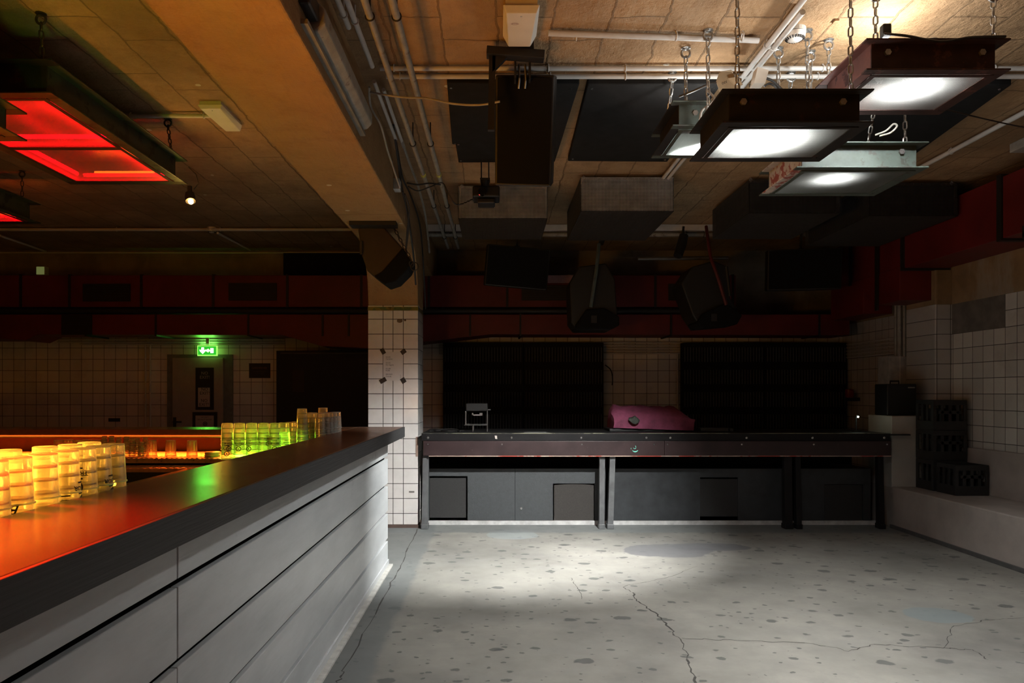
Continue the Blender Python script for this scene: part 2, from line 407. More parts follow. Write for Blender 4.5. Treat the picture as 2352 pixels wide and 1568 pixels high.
# cracks in the floor
def crack(pts, w):
    m = MB(); W = [Vector((p.x, p.y, .0008)) for p in [P(x, y, F * H / (y - VY)) for x, y in pts]]; Q = []
    for a, b in zip(W, W[1:]):
        for k in range(8):
            t = k / 8; Q.append(a.lerp(b, t) + Vector((random.uniform(-1, 1), random.uniform(-1, 1), 0)) * .012)
    Q.append(W[-1])
    for i, (a, b) in enumerate(zip(Q, Q[1:])):
        ww = w * random.uniform(.35, 1.2); d = (b - a).normalized(); nrm = Vector((-d.y, d.x, 0)) * ww
        m.add([a - nrm, b - nrm, b + nrm, a + nrm], [(0, 1, 2, 3)])
    m.build('floor_crack', plain('crack_shadow', (.06, .058, .055), .9), floor)
crack([(1454, 1360), (1466, 1382), (1510, 1410), (1540, 1445), (1566, 1475), (1585, 1520), (1598, 1568)], .006)
crack([(1566, 1465), (1680, 1470), (1870, 1478), (1950, 1495), (2010, 1480), (2170, 1488), (2188, 1440), (2260, 1425), (2352, 1418)], .003)
crack([(2170, 1488), (2240, 1493), (2270, 1515)], .004)
crack([(1600, 1300), (1540, 1325), (1430, 1347), (1460, 1362)], .0025)
crack([(958, 1215), (925, 1290), (890, 1355), (790, 1540), (775, 1568)], .005)
crack([(1310, 1328), (1325, 1345), (1336, 1375)], .0025)

# ------------------------------------------------------------------ the bar
M_board = None
def board_mat():
    n = N('grey_gloss_boards'); v = n.pos()
    s = n.noise(7, 5, .6, n.vec(n.X, n.math('MULTIPLY', n.Y, .25), n.Z))
    c = n.mix(n.step(s, .35, .7), (.50, .53, .55), (.66, .69, .71))
    c = n.mix(n.math('MULTIPLY', n.step(n.noise(3, 6, .75), .62, .72), .35), c, (.2, .2, .2))
    b = n.noise(55, 3, .6, n.vec(n.X, n.math('MULTIPLY', n.Y, .05), n.Z))
    return n.surf(n.bsdf(c, n.math('ADD', .24, n.math('MULTIPLY', s, .22)), 0, n.bump(n.math('ADD', b, n.math('MULTIPLY', s, 1.5)), .22, .004)))
M_board = board_mat()
def top_mat():
    n = N('dark_varnished_top'); n.pos()
    s = n.noise(30, 4, .6, n.vec(n.X, n.math('MULTIPLY', n.Y, .05), n.Z)); t = n.noise(3, 5, .6)
    c = n.mix(s, (.075, .036, .02), (.135, .065, .034))
    return n.surf(n.bsdf(c, n.math('ADD', .16, n.math('MULTIPLY', t, .16)), 0, n.bump(n.math('ADD', s, n.math('MULTIPLY', n.noise(60, 3), .4)), .12, .002), .6))
M_top = top_mat()
def edge_mat():
    n = N('black_ribbed_edge'); n.pos()
    s = n.noise(160, 3, .6, n.vec(n.X, n.math('MULTIPLY', n.Y, .02), n.Z))
    c = n.mix(s, (.02, .02, .021), (.05, .05, .052))
    return n.surf(n.bsdf(c, .6, 0, n.bump(s, .6, .003)))
BT, BX, BYE = 1.11, -.739, 5.86                      # bar top height, front edge, far end
M_worktop = plain('dark_worktop', (.05, .026, .018), .5, var=.3, scale=5)
bar = thing('bar_counter', (-1.0, 2.2, 0), 'long bar counter clad in grey painted boards', 'bar counter')
MB().box(-1.02, -.901, YF + .6, BYE - .02, 0, 1.03).build('counter_body', plain('groove_black', (.003, .003, .003), .9, spec=.05), bar)
MB().box(XL + 1, -1.02, 5.72, BYE - .02, 0, 1.06).build('counter_body', plain('red_inner_panel', (.07, .010, .006), .45), bar)
bm_ = MB(); zt = [1.03, .867, .647, .427, .207, .03]
for k in range(5):
    z1, z0 = zt[k] - (.012 if k else 0), zt[k + 1] + .010
    if k < 3: bm_.box(-.897, -.875, YF + .6, 1.997, z0, z1); bm_.box(-.897, -.875, 2.003 if k < 2 else 2.0, BYE, z0, z1)
    else: bm_.box(-.897, -.875, YF + .6, BYE, z0, z1)
bm_.build('front_cladding', M_board, bar, bevel=.003)
MB().box(-.885, -.866, YF + .6, BYE, 0, .05).build('base_board', M_board, bar, bevel=.003)
MB().box(-.866, -.832, YF + .6, BYE - .005, 0, .012).build('floor_strip', plain('pale_floor_strip', (.6, .6, .57), .5), bar)
top = thing('countertop', (-.93, 2.2, 1.03), 'dark varnished bar top running round the serving side', 'bar top')
MB().box(-1.113, BX - .012, YF + .6, BYE - .012, 1.03, BT).build('top_board', M_top, top, bevel=.004)
MB().box(XL + 1, -1.113, 5.45, BYE - .012, 1.07, BT).build('top_board', M_top, top, bevel=.004)
me_ = MB(); me_.box(BX - .012, BX, YF + .6, BYE, 1.03, BT + .0005); me_.box(-1.113, BX, BYE - .012, BYE, 1.03, BT + .0005)
me_.build('edge_strip', edge_mat(), top, bevel=.002)
# work surfaces inside
wt = thing('under_bar_worktop', (-1.55, 2, 0), 'lower dark worktop behind the bar top, cup stacks on it', 'worktop')
MB().box(-2.05, -1.115, YF + .6, 4.77, .846, .886).build('work_surface', M_worktop, wt, bevel=.004)
MB().box(-2.0, -1.115, YF + .6, 4.72, 0, .846).build('cupboard_body', M_black, wt)
M_drain = plain('brushed_steel_drainer', (.55, .5, .45), .3, .9, scale=30)
dr = thing('steel_drainer', (-4, 5.3, 0), 'ribbed steel draining board under the far bar top', 'draining board')
dm = MB(); dm.box(XL + 1, -1.115, 5.03, 5.71, .90, .93)
for k in range(150):
    x = -1.2 - k * .035; dm.box(x - .009, x + .009, 5.05, 5.2, .93, .934)
dm.build('drain_surface', M_drain, dr)
MB().box(XL + 1, -1.3, 5.1, 5.69, 0, .88).build('cupboard_body', M_black, dr)
sm = MB(); sm.box(XL + 1, -1.3, 4.8, 5.03, .862, .885)
for k in range(110): sm.box(-1.4 - k * .045 - .012, -1.4 - k * .045 + .012, 4.81, 5.0, .885, .889)
sm.build('lower_tray', plain('lower_steel_tray', (.5, .3, .25), .35, .8), dr)
struct(MB().box(XL, -1.02, YF, 5.0, .001, .006), 'floor_mat', plain('rubber_mat', (.02, .02, .02), .8), 'black rubber matting on the floor behind the bar', 'floor mat')

# coloured strip lights inside the bar, most of them unseen and added for glow
ORANGE, GREEN = (1.0, .40, .03), (.10, 1.0, .03)
def strip(name, p0, p1, mat, label, cat='strip light', r=.012):
    t = thing(name, p0, label, cat)
    p0, p1 = Vector(p0), Vector(p1); d = (p1 - p0).normalized()
    MB().tube([p0 + d * .03, p1 - d * .03], r, 10).build('light_tube', mat, t, smooth=True)
    m = MB(); m.bar(p0 - Vector((0, 0, r + .004)), p1 - Vector((0, 0, r + .004)), .03, .008); m.build('channel', M_white, t)
    return t
E_or = emit('orange_tube_glow', ORANGE, 78.0); E_or2 = emit('orange_edge_glow', (1, .14, .012), 1.6); E_gr = emit('green_tube_glow', GREEN, 60.0)
strip('strip_light', (-1.93, .2, .93), (-1.93, 3.7, .93), E_or, 'unseen orange tube light lying on the worktop behind the near cup stacks', r=.016)  # hidden tube, put in to warm the beam and back-light the cups
strip('strip_light', (XL + 1.2, 5.49, 1.06), (-1.2, 5.49, 1.06), E_or2, 'orange tube light under the edge of the far bar top', r=.004)
lamp('under_counter_glow', 'AREA', (-3.2, 5.56, 1.05), 100, (1, .11, .006), (4.2, .06), (-3.2, 5.34, .5), spread=2.3)
strip('strip_light', (-1.85, 5.075, .95), (-1.41, 5.075, .95), emit('green_cup_glow', (.28, .9, .03), 22.0), 'unseen green tube light beside the green glowing cup stacks', r=.012)  # hidden from view, placed so that these cups glow green
lamp('green_uplight', 'SPOT', (-1.85, 2.35, 2.0), 16, (.28, 1, .05), .05, (-1.9, 4.0, 3.3), spot_size=math.radians(62), spot_blend=.9)  # unseen spot without a fixture, added to tint the ceiling green
strip('strip_light', (-1.45, 1.45, .925), (-1.45, 2.5, .925), emit('amber_cup_glow', (1, .36, .012), 12.0), 'added unseen amber tube light close behind the near cup stacks', r=.012)  # hidden tube added to make the near cups glow
strip('strip_light', (-1.127, 1.6, .915), (-1.127, 2.4, .915), emit('green_edge_glow', (.3, 1, .02), 70.0), 'added unseen green tube light under the inner edge of the near bar top', r=.005)  # hidden tube added for the green on the cup bottoms

lamp('amber_cup_light', 'AREA', (-1.43, 2.05, 1.06), 50, (1, .40, .03), (.85, .22), (0, 2.05, 1.08))  # unseen helper light, gives the near cups their amber glow
lamp('amber_corner_light', 'AREA', (-2.0, 5.3, 1.1), 5, (1, .34, .03), (.3, .2), (0, 5.2, 1.1))  # unseen helper light, adds orange to the corner stacks
lamp('green_cup_light', 'AREA', (-1.58, 5.09, 1.03), 4.0, (.3, .85, .02), (.45, .16), (-1.5, 4.0, 1.08))  # unseen helper light, adds green to the far cup stacks
# ------------------------------------------------------------------ plastic cups
def cup_mat(name, o0, o1):
    n = N(name); v = n.obj()
    tr = n.node('ShaderNodeBsdfTransparent', {0: (.975, .975, .965)}).outputs[0]
    di = n.node('ShaderNodeBsdfDiffuse', {0: (.8, .8, .76)}).outputs[0]; tl = n.node('ShaderNodeBsdfTranslucent', {0: (.8, .8, .76)}).outputs[0]
    gl = n.node('ShaderNodeBsdfGlossy', {0: (1, 1, 1), 1: .12}).outputs[0]
    a = n.node('ShaderNodeMixShader', {0: .6}); n.t.links.new(di, a.inputs[1]); n.t.links.new(tl, a.inputs[2])
    lw = n.node('ShaderNodeLayerWeight', {0: .35})
    b = n.node('ShaderNodeMixShader', {0: n.math('ADD', o0, n.math('MULTIPLY', lw.outputs[1], o1))}); n.t.links.new(tr, b.inputs[1]); n.t.links.new(a.outputs[0], b.inputs[2])
    c = n.node('ShaderNodeMixShader', {0: n.math('ADD', .03, n.math('MULTIPLY', lw.outputs[0], .25))}); n.t.links.new(b.outputs[0], c.inputs[1]); n.t.links.new(gl, c.inputs[2])
    return n.surf(c.outputs[0])
M_cup = cup_mat('clear_plastic', .13, .36); M_rim = cup_mat('plastic_cup_rim', .75, .25)
CR, CTOP, CH, CS = .038, .0322, .115, .033            # rim radius, base radius, height, nesting step
def cup_shape(R, r, h):
    m = MB(); th = .0009
    m.cur = 1; m.lathe([(R, 0), (R + .0026, 0), (R + .0026, .0035), (R, .0042)], n=22, close=True); m.cur = 0
    m.lathe([(R, .0035), (R, .004), (R - (R - r) * .5, h * .5), (r + .0006, h - .0045), (r - th, h - .0045), (R - th, .004), (R - th, .0035)], n=22, close=True)
    m.lathe([(r - .001, h - .0015), (r * .8, h - .003), (.0005, h - .003), (.0005, h - .004), (r * .8, h - .0042)], n=22)
    m.cur = 1; m.lathe([(r + .0006, h - .0045), (r + .0004, h - .0015), (r - .002, h), (r - .004, h - .0012), (r - .004, h - .0045)], n=22, close=True); m.cur = 0
    return m
def template(R, r, h):
    o = cup_shape(R, r, h).build('plastic_cup', [M_cup, M_rim], None, smooth=True); return o
CUPS = {}
def cup_print(kind, R, r, h, turn):
    "black print on a cup that stands upside down: lettering runs head down"
    m = MB()
    def wrap(vs, fs, z0):
        out = []
        for x, y, _ in vs:
            zz = z0 - y; rad = R - (R - r) * zz / h + .0044; a = turn - x / R
            out.append((rad * math.cos(a), rad * math.sin(a), zz))
        # fine spans so that bars and rings follow the curve
        m.add(out, fs)
    def bar_(x0, x1, y0, y1, z0):
        k = 6; vs = [(x0 + (x1 - x0) * i / k, y, 0) for i in range(k + 1) for y in (y0, y1)]
        wrap(vs, [(2 * i, 2 * i + 1, 2 * i + 3, 2 * i + 2) for i in range(k)], z0)
    if kind == 'ring':
        bar_(-.0165, .0165, .0125, .0168, .079); bar_(-.0165, .0165, -.0168, -.0125, .079)
        wrap(*text_geo('TRESOR', .0165, 'CENTER', .022), .079)
        k = 28; vs = []
        for i in range(k):
            a = 2 * PI * i / k
            for q in (.0175, .0125): vs.append((q * math.cos(a), q * math.sin(a), 0))
        wrap(vs, [(2 * i, 2 * i + 1, (2 * i + 3) % (2 * k), (2 * i + 2) % (2 * k)) for i in range(k)], .041)
        vs = [(.004 * math.cos(2 * PI * i / 8), .004 * math.sin(2 * PI * i / 8), 0) for i in range(8)]
        wrap(vs, [tuple(range(8))], .041)
    else:
        v, f = text_geo('Baro', .034, 'CENTER', .015); wrap([(x + y * .35, y, z) for x, y, z in v], f, .058)
    return m
def cup(x, y, z, label, group, R=CR, r=CTOP, h=CH, prt=None, turn=0.0):
    key = (R, r, h)
    if key not in CUPS: o = CUPS[key] = template(R, r, h)
    else: o = CUPS[key].copy(); COL.objects.link(o)
    for k in ('label', 'category', 'group'):
        if k in o: del o[k]
    o.location = (x, y, z); ORG[o.name] = Vector((0, 0, 0)); tag(o, label, 'cup', group)
    if prt:
        pk = (key, prt, round(turn, 2))
        if pk not in CUPS: q = CUPS[pk] = cup_print(prt, R, r, h, turn).build('printed_logo', M_ink, o)
        else: q = CUPS[pk].copy(); COL.objects.link(q); q.parent = o
        q['label'] = 'black printed lettering'
    return o
def stack(x, y, z, n, where, group, prints={}, step=CS, **kw):
    for i in range(n):
        k = n - i
        pos = 'topmost' if k == 1 else ('lowest' if i == 0 else ORD[k - 1] + ' from the top')
        pr, tn = prints.get(i, (None, 0))
        ox, oy = (random.uniform(-.0005, .0005) for _ in 'xy')
        cup(x + ox, y + oy, z + i * step, 'clear plastic cup, %s of %s' % (pos, where), group, prt=pr, turn=tn, **kw)
AIM = lambda x, y: math.atan2(-y, -x)
gA = 'cup stacks beside the near end of the bar'
near = [(1.777, 8), (1.88, 8), (1.977, 8), (2.062, 8), (2.142, 8), (2.222, 8)]
pr = {0: {5: ('script', -.75), 4: ('script', .25)}, 2: {4: ('ring', -.1), 5: ('ring', 1.35)}, 3: {6: ('ring', -.45)}, 4: {5: ('ring', 1.2)}}
for i, (y, n) in enumerate(near):
    x = -1.17; a = AIM(x, y)
    stack(x, y, .8865, n, 'the %s front stack from the left' % ORD[i], gA, {k: (p, a + t) for k, (p, t) in pr.get(i, {}).items()})
for i, (px, y, n) in enumerate([(56, 2.0, 8), (140, 2.12, 8), (196, 2.2, 8), (238, 2.3, 8)]):
    stack((px - VX) * y / F - .045, y, .8865, n, 'the %s back stack from the left' % ORD[i], gA)
stack(-1.17, 1.69, .8865, 8, 'the stack cut by the picture edge', gA)
gB = 'green lit cup stacks at the far end of the bar'
fr = [(522, 5.0, 5), (550, 5.0, 5), (578, 5.0, 5), (605, 5.0, 5), (631, 5.0, 5), (652, 5.07, 5), (668, 5.15, 5), (681, 5.23, 5)]
pr = {0: {1: ('ring', .25), 0: ('ring', -.1)}, 1: {1: ('ring', -.15)}, 2: {1: ('ring', -.5)}, 4: {1: ('ring', 0), 2: ('ring', 1.2)}, 3: {2: ('ring', .8)}, 5: {1: ('ring', .6)}}
for i, (px, y, n) in enumerate(fr):
    x = (px - VX) * y / F; a = AIM(x, y)
    stack(x, y, .93, n, 'the %s green lit stack from the left' % ORD[i], gB, {k: (p, a + t) for k, (p, t) in pr.get(i, {}).items()}, R=.0405, r=.0348)
gC = 'tall cup stacks in the far corner of the bar'
fr = [(694, 5.04, 8), (712, 5.12, 7), (735, 5.07, 7), (747, 5.15, 7), (755.5, 5.228, 7), (764, 5.306, 7), (772.5, 5.384, 7), (742, 5.3, 8), (718, 5.22, 7)]
for i, (px, y, n) in enumerate(fr):
    x = min((px - VX) * y / F, -1.156); a = AIM(x, y)
    stack(x, y, .93, n, 'the %s tall stack by the far corner' % ORD[i], gC, {1: ('script', a)} if i == 2 else {})
gD = 'single cups on the steel draining board'
for i, (px, y) in enumerate([(135, 5.26), (157, 5.3), (178, 5.24), (200, 5.3), (221, 5.26), (348, 5.24), (392, 5.24), (441, 5.22)]):
    cup((px - VX) * y / F, y, .934 if y < 5.2 else .93, 'clear plastic cup standing alone on the steel drainer, %s from the left' % ORD[i], gD)
gE = 'stacks of small shot cups on the draining board'
for i, (px, y, n) in enumerate([(240, 5.3, 8), (256.5, 5.3, 8), (273, 5.28, 7), (291, 5.24, 8), (303.5, 5.22, 7), (315.5, 5.26, 7), (324.5, 5.2, 5), (334, 5.26, 7)]):
    stack((px - VX) * y / F, y, .934, n, 'the %s shot cup stack from the left' % ORD[i], gE, step=.0125, R=.0215, r=.0165, h=.05)
dm = MB(); x0 = P(488, 1047, 5.16).x
dm.lathe([(.0005, 0), (.05, 0), (.054, .006), (.054, .012), (.05, .016), (.052, .02), (.052, .03), (.047, .034), (.0005, .034)], (x0, 5.16, .934), 24)
one(dm, 'flat_dish', plain('pale_dish', (.7, .66, .6), .35), 'low round pale dish lying at the right of the drainer', 'dish', smooth=True)
for i, (px, py, L) in enumerate([(300, 1120, 0)]): pass

# ------------------------------------------------------------------ hanging lamp frames (steel channels with a wire mesh below, on chains)
def mesh_mat(name, wire, trans, pitch=.0062, wf=.36):
    n = N(name); n.pos()
    fx = n.math('FRACT', n.math('DIVIDE', n.X, pitch)); fy = n.math('FRACT', n.math('DIVIDE', n.Y, pitch))
    m = n.math('MAXIMUM', n.math('LESS_THAN', fx, wf), n.math('LESS_THAN', fy, wf))
    tr = n.node('ShaderNodeBsdfTransparent', {0: (1, 1, 1)}).outputs[0]
    gl = n.bsdf(wire, .4, .6)
    tl = n.node('ShaderNodeBsdfTranslucent', {0: trans}).outputs[0]
    ad = n.node('ShaderNodeAddShader'); n.t.links.new(gl, ad.inputs[0]); n.t.links.new(tl, ad.inputs[1])
    mx = n.node('ShaderNodeMixShader', {0: m}); n.t.links.new(tr, mx.inputs[1]); n.t.links.new(ad.outputs[0], mx.inputs[2])
    return n.surf(mx.outputs[0])
M_mesh = mesh_mat('wire_mesh_pane', (.12, .12, .12), (.04, .041, .04), .008); M_mesh1 = mesh_mat('bright_wire_mesh_pane', (.14, .14, .14), (.10, .103, .10), .008)
M_redmesh = mesh_mat('red_lit_mesh_pane', (.2, .16, .14), (.24, .24, .24), .0095, .5)
M_fblack = plain('blackened_steel', (.02, .017, .015), .55, .4, dirt=((.05, .025, .018), 8, .6))
M_frust = plain('rusty_red_steel', (.05, .022, .018), .6, .3, var=.4, dirt=((.12, .05, .04), 10, .58))
M_fred = plain('red_primer_steel', (.22, .09, .075), .6, .2, dirt=((.07, .03, .03), 9, .58))
M_fgreen = plain('grey_green_steel', (.068, .088, .077), .5, .2, dirt=((.05, .05, .045), 9, .56))
M_fpeel = plain('peeling_paint_steel', (.45, .42, .39), .55, 0, dirt=((.24, .06, .05), 11, .5))
M_fdgreen = plain('dark_green_steel', (.05, .06, .04), .5, .3, dirt=((.02, .02, .018), 9, .55))
M_glass = plain('lamp_reflector', (.7, .7, .7), .3, .9)
def frame_lamp(name, label, X0, X1, Y0, Y1, z0, h, mats, mesh, group, chains, fl=.045, chainmat=None, cross=None, bulb=None, bolts=()):
    t = thing(name, ((X0 + X1) / 2, (Y0 + Y1) / 2, z0), label, 'hanging lamp', group)
    th = .008; x0, x1, y0, y1 = X0 + fl, X1 - fl, Y0 + fl, Y1 - fl; z1 = z0 + h
    mats = mats if isinstance(mats, (list, tuple)) else [mats] * 4
    def side(k, boxes):
        m = MB()
        for b in boxes: m.box(*b)
        return m.build('steel_channel', mats[k], t, bevel=.002)
    side(0, [(x0, x1, y0, y0 + th, z0, z1), (X0, X1, Y0, y0 + th, z0, z0 + th), (X0, X1, Y0, y0 + th, z1 - th, z1)])
    side(1, [(x0, x0 + th, y0 + th, y1 - th, z0, z1), (X0, x0 + th, y0 + th, y1 - th, z0, z0 + th), (X0, x0 + th, y0 + th, y1 - th, z1 - th, z1)])
    side(2, [(x1 - th, x1, y0 + th, y1 - th, z0, z1), (x1 - th, X1, y0 + th, y1 - th, z0, z0 + th), (x1 - th, X1, y0 + th, y1 - th, z1 - th, z1)])
    side(3, [(x0, x1, y1 - th, y1, z0, z1), (X0, X1, y1 - th, Y1, z0, z0 + th), (X0, X1, y1 - th, Y1, z1 - th, z1)])
    b = .012
    rim = MB(); rim.box(x0, x1, y0 + th, y0 + .03, z0 - .004, z0); rim.box(x0, x1, y1 - .03, y1 - th, z0 - .004, z0)
    rim.box(x0 + th, x0 + .03, y0 + .03, y1 - .03, z0 - .004, z0); rim.box(x1 - .03, x1 - th, y0 + .03, y1 - .03, z0 - .004, z0)
    if cross: rim.box(x0 + .03, x1 - .03, cross - .02, cross + .02, z0 - .004, z0 + .03)
    rim.build('mesh_rim', mats[0], t)
    MB().box(x0 + .01, x1 - .01, y0 + .01, y1 - .01, z0 + .0005, z0 + .0015).build('wire_mesh', mesh, t)
    for bx, bz in bolts:
        MB().cyl((bx, y0 + .002, z0 + bz), (bx, y0 - .012, z0 + bz), .016, 6).build('bolt', M_zinc, t)
    for ch in chains:
        top, bot = Vector(ch[0]), Vector(ch[1]); cm = chainmat or M_zinc
        c = MB().chain(top - Vector((0, 0, .045)), bot, .052, .027, .0042).build('chain', cm, t, smooth=True)
        e = MB(); e.ring(top - Vector((0, 0, .03)), .024, .0065, (0, 1, 0)); e.cyl(top - Vector((0, 0, .008)), top, .012, 10); e.lathe([(.0005, -.004), (.026, -.004), (.026, 0), (.0005, 0)], top, 14)
        e.build('eyebolt', cm, c, smooth=True)
    if bulb:
        bx, by = bulb; rm = MB(); rm.box(bx - .09, bx + .09, by - .055, by + .055, z1 - .03, z1 - .022); rm.build('lamp_housing', M_glass, t)
    return t
gW = 'white lamp frames hanging over the dance floor'
def four(X0, X1, Y0, Y1, z1, ins=.085):
    return [((x, min(y, 4.36), ZC), (x, y, z1)) for x in (X0 + ins, X1 - ins) for y in (Y0 + ins * .6, Y1 - ins * .6)]
frame_lamp('frame_lamp', 'black steel lamp frame, brightest and lowest, hung nearest over the floor', 1.03, 1.725, 3.33, 3.9, 2.62, .156, [M_fblack] * 4, M_mesh1, gW, four(1.03, 1.725, 3.33, 3.9, 2.776),
           bulb=(1.31, 3.58), bolts=((1.14, .11), (1.60, .11)))
frame_lamp('frame_lamp', 'rusty red-brown steel lamp frame hung highest at the right', 1.74, 2.42, 3.43, 3.99, 2.905, .15, [M_frust, M_fred, M_frust, M_frust], M_mesh, gW, four(1.74, 2.42, 3.43, 3.99, 3.055, .06),
           bulb=(2.08, 3.66), bolts=((1.86, .1), (2.31, .1)))
frame_lamp('frame_lamp', 'small grey-green lamp frame partly hidden behind the black one', .965, 1.65, 4.0, 4.56, 2.85, .14, [M_fgreen, M_fblack, M_fgreen, M_fgreen], M_mesh, gW, four(.965, 1.65, 4.0, 4.56, 2.99),
           bulb=(1.3, 4.28), bolts=((1.1, .085),))
frame_lamp('frame_lamp', 'mottled grey-green lamp frame with a peeling end, hung lowest at the back', 1.66, 2.39, 4.03, 4.62, 2.63, .145, [M_fgreen, M_fpeel, M_fgreen, M_fgreen], M_mesh, gW, four(1.66, 2.39, 4.03, 4.62, 2.775, .1),
           bulb=(1.97, 4.25), bolts=((2.26, .1),))
WHITE = (1.0, 1.0, .965)
def flood(x, y, z, e, aim, size=150, blend=.55, up=0):
    lamp('flood', 'SPOT', (x, y, z), e, WHITE, .035, aim, spot_size=math.radians(size), spot_blend=blend)
    if up: lamp('uplight', 'POINT', (x - .12, y + .04, z + .012), up, (1, .98, .93), .03)
flood(1.31, 3.58, 2.735, 560, (1.31, 3.58, 0), 150, .8, 6)
flood(2.08, 3.66, 3.02, 420, (2.08, 3.66, 0), 150, .8, 24)
flood(1.30, 4.28, 2.945, 5600, (-.1, 7.0, 0), 70, 1.0, 7)
flood(1.97, 4.25, 2.735, 140, (1.97, 4.25, 0), 140, .8, 3)
# red lamp frames over the bar
gR = 'red lamp frames hanging over the bar'
RED = (1.0, .012, .012)
E_red = emit('red_tube_glow', (1, .0002, .005), 36.0); E_amb = emit('amber_tube_glow', (1, .16, .01), 26.0)
def red_frame(label, X0, X1, Y0, Y1, z0, h, mats, cross=None, chains=()):
    t = frame_lamp('red_frame_lamp', label, X0, X1, Y0, Y1, z0, h, mats, M_redmesh, gR, chains, .06, M_dkchain, cross)
    MB().box(X0 + .075, X1 - .075, Y0 + .075, Y1 - .075, z0 + h - .03, z0 + h - .022).build('cover_plate', M_glass, t)
    i = .105; z = z0 + .045
    def tube(p0, p1, m): MB().tube([p0, p1], .013, 10).build('light_tube', m, t, smooth=True)
    ys = [(Y0, cross), (cross, Y1)] if cross else [(Y0, Y1)]
    tube((X0 + i, Y0 + i, z), (X0 + i, Y1 - i, z), E_red); tube((X1 - i, Y0 + i, z), (X1 - i, Y1 - i, z), E_red)
    for a, b in ys:
        tube((X0 + i + .03, b - i + .03, z), (X1 - i - .03, b - i + .03, z), E_red)
    tube((X0 + i + .1, Y1 - i + .045, z + .02), (X1 - i - .1, Y1 - i + .045, z + .02), E_amb)
    return t
r1 = red_frame('long dark green frame with two red glowing mesh panels above the bar', -3.03, -2.2, 3.6, 5.19, 2.866, .17, [M_fblack, M_fdgreen, M_fdgreen, M_fblack], 4.42,
               [((-2.3, 3.68, ZC), (-2.28, 3.66, 3.036)), ((-2.3, 5.1, ZC), (-2.24, 5.02, 3.036)), ((-2.95, 3.68, ZC), (-2.95, 3.66, 3.036)), ((-2.95, 5.1, ZC), (-2.95, 5.1, 3.036))])
red_frame('red glowing frame farthest down the bar at the picture edge', -4.85, -4.0, 4.9, 6.4, 2.866, .17, [M_fblack, M_fdgreen, M_fdgreen, M_fblack], None,
          [((-4.1, 6.3, ZC), (-4.1, 6.3, 3.036)), ((-4.1, 5.0, ZC), (-4.1, 5.0, 3.036))])
red_frame('nearest red lamp frame, only its green corner in view', -3.05, -2.24, 1.9, 3.48, 2.585, .135, [M_fblack, M_fdgreen, M_fdgreen, M_fblack], None,
          [((-2.33, 3.3, ZC), (-2.33, 3.3, 2.72)), ((-2.33, 2.0, ZC), (-2.33, 2.0, 2.72))])
lamp('red_downlight', 'SPOT', (-2.64, 2.3, 2.57), 3600, (1, .02, .004), .12, (-1.45, 1.2, 1.0), spot_size=math.radians(48), spot_blend=.7)  # extra red spot at the nearest frame, added to redden the bar top
# small spot bulb under the end of the long red frame
sp = thing('spot_lamp', (-2.2, 5.22, 2.6), 'small black spot lamp with a warm bulb at the end of the long red frame', 'spot lamp')
sx, sy = P(433, 440, 5.22).x, 5.24
MB().box(sx - .012, sx + .012, sy - .012, sy + .012, 2.815, 2.87).build('mount', M_black, sp)
m = MB(); m.tube([(sx, sy, 2.82), (sx + .004, sy - .004, 2.79), (sx + .015, sy - .02, 2.755)], [.03, .036, .034], 14); m.build('lamp_head', M_black, sp, smooth=True)
MB().ball((sx + .02, sy - .028, 2.75), .018).build('bulb', emit('warm_bulb', (1, .55, .15), 90), sp, smooth=True)
MB().tube([(sx + .0, sy - .02, 3.0), (sx + .05, sy - .01, 2.95), (sx + .065, sy, 2.89), (sx + .03, sy, 2.845)], .003, 6).build('cable', M_cable, sp, smooth=True)
lamp('spot_glow', 'POINT', (sx + .03, sy - .05, 2.70), 5, (1, .5, .12), .03)

# ------------------------------------------------------------------ ceiling: conduits, boxes, detectors, panels
def conduit(pts, r, label, cat='conduit', mat=None, group=None, clips=(), name='conduit', clipmat=None):
    o = MB().tube(pts, r, 10).build(name, mat or M_pvc, None, smooth=True); tag(o, label, cat, group)
    ORG[o.name] = Vector(o.location)
    for c, d in clips:
        c = Vector(c); m = MB(); u = Vector(d).normalized()
        m.ring(c, r + .003, .004, d, 14, 6); m.cyl(c + Vector((0, 0, r)), Vector((c.x, c.y, ZC)), .005, 6)
        m.build('pipe_clip', clipmat or M_black, o, smooth=True)
    return o
def cl_x(xs, y, z): return [((x, y, z), (1, 0, 0)) for x in xs]
def cl_y(x, ys, z): return [((x, y, z), (0, 1, 0)) for y in ys]
zp = 3.15
conduit([(-.595, .8, zp), (-.595, 8.9, zp)], .0175, 'suspended steel pipe nearer the beam, slung along the ceiling', 'pipe', M_pipe, 'twin steel pipes along the beam', cl_y(-.595, [2.0, 3.42, 5.17, 6.9, 8.3], zp), 'steel_pipe')
conduit([(-.47, .8, zp), (-.47, 8.9, zp)], .0185, 'suspended steel pipe farther from the beam, beside its twin', 'pipe', M_pipe, 'twin steel pipes along the beam', cl_y(-.47, [2.0, 3.42, 5.17, 6.9, 8.3], zp), 'steel_pipe')
conduit([(.27, 3.82, 3.27), (1.40, 3.9, 3.27)], .016, 'white conduit running from the white ceiling box to the diagonal pair', clips=cl_x([.42, .95, 1.3], 3.86, 3.27), clipmat=M_pvc)
conduit([(-.68, 4.25, 3.275), (3.9, 4.25, 3.275)], .014, 'nearer of two white conduits crossing the ceiling above the black sheets', group='pair of conduits across the ceiling', clips=cl_x([-.6, .3, .75, 1.9, 2.9], 4.25, 3.275), clipmat=M_pvc)
conduit([(-.66, 4.36, 3.275), (3.9, 4.36, 3.275)], .014, 'farther of two white conduits crossing the ceiling above the black sheets', group='pair of conduits across the ceiling', clips=cl_x([-.58, .32, .77, 1.92], 4.36, 3.275), clipmat=M_pvc)
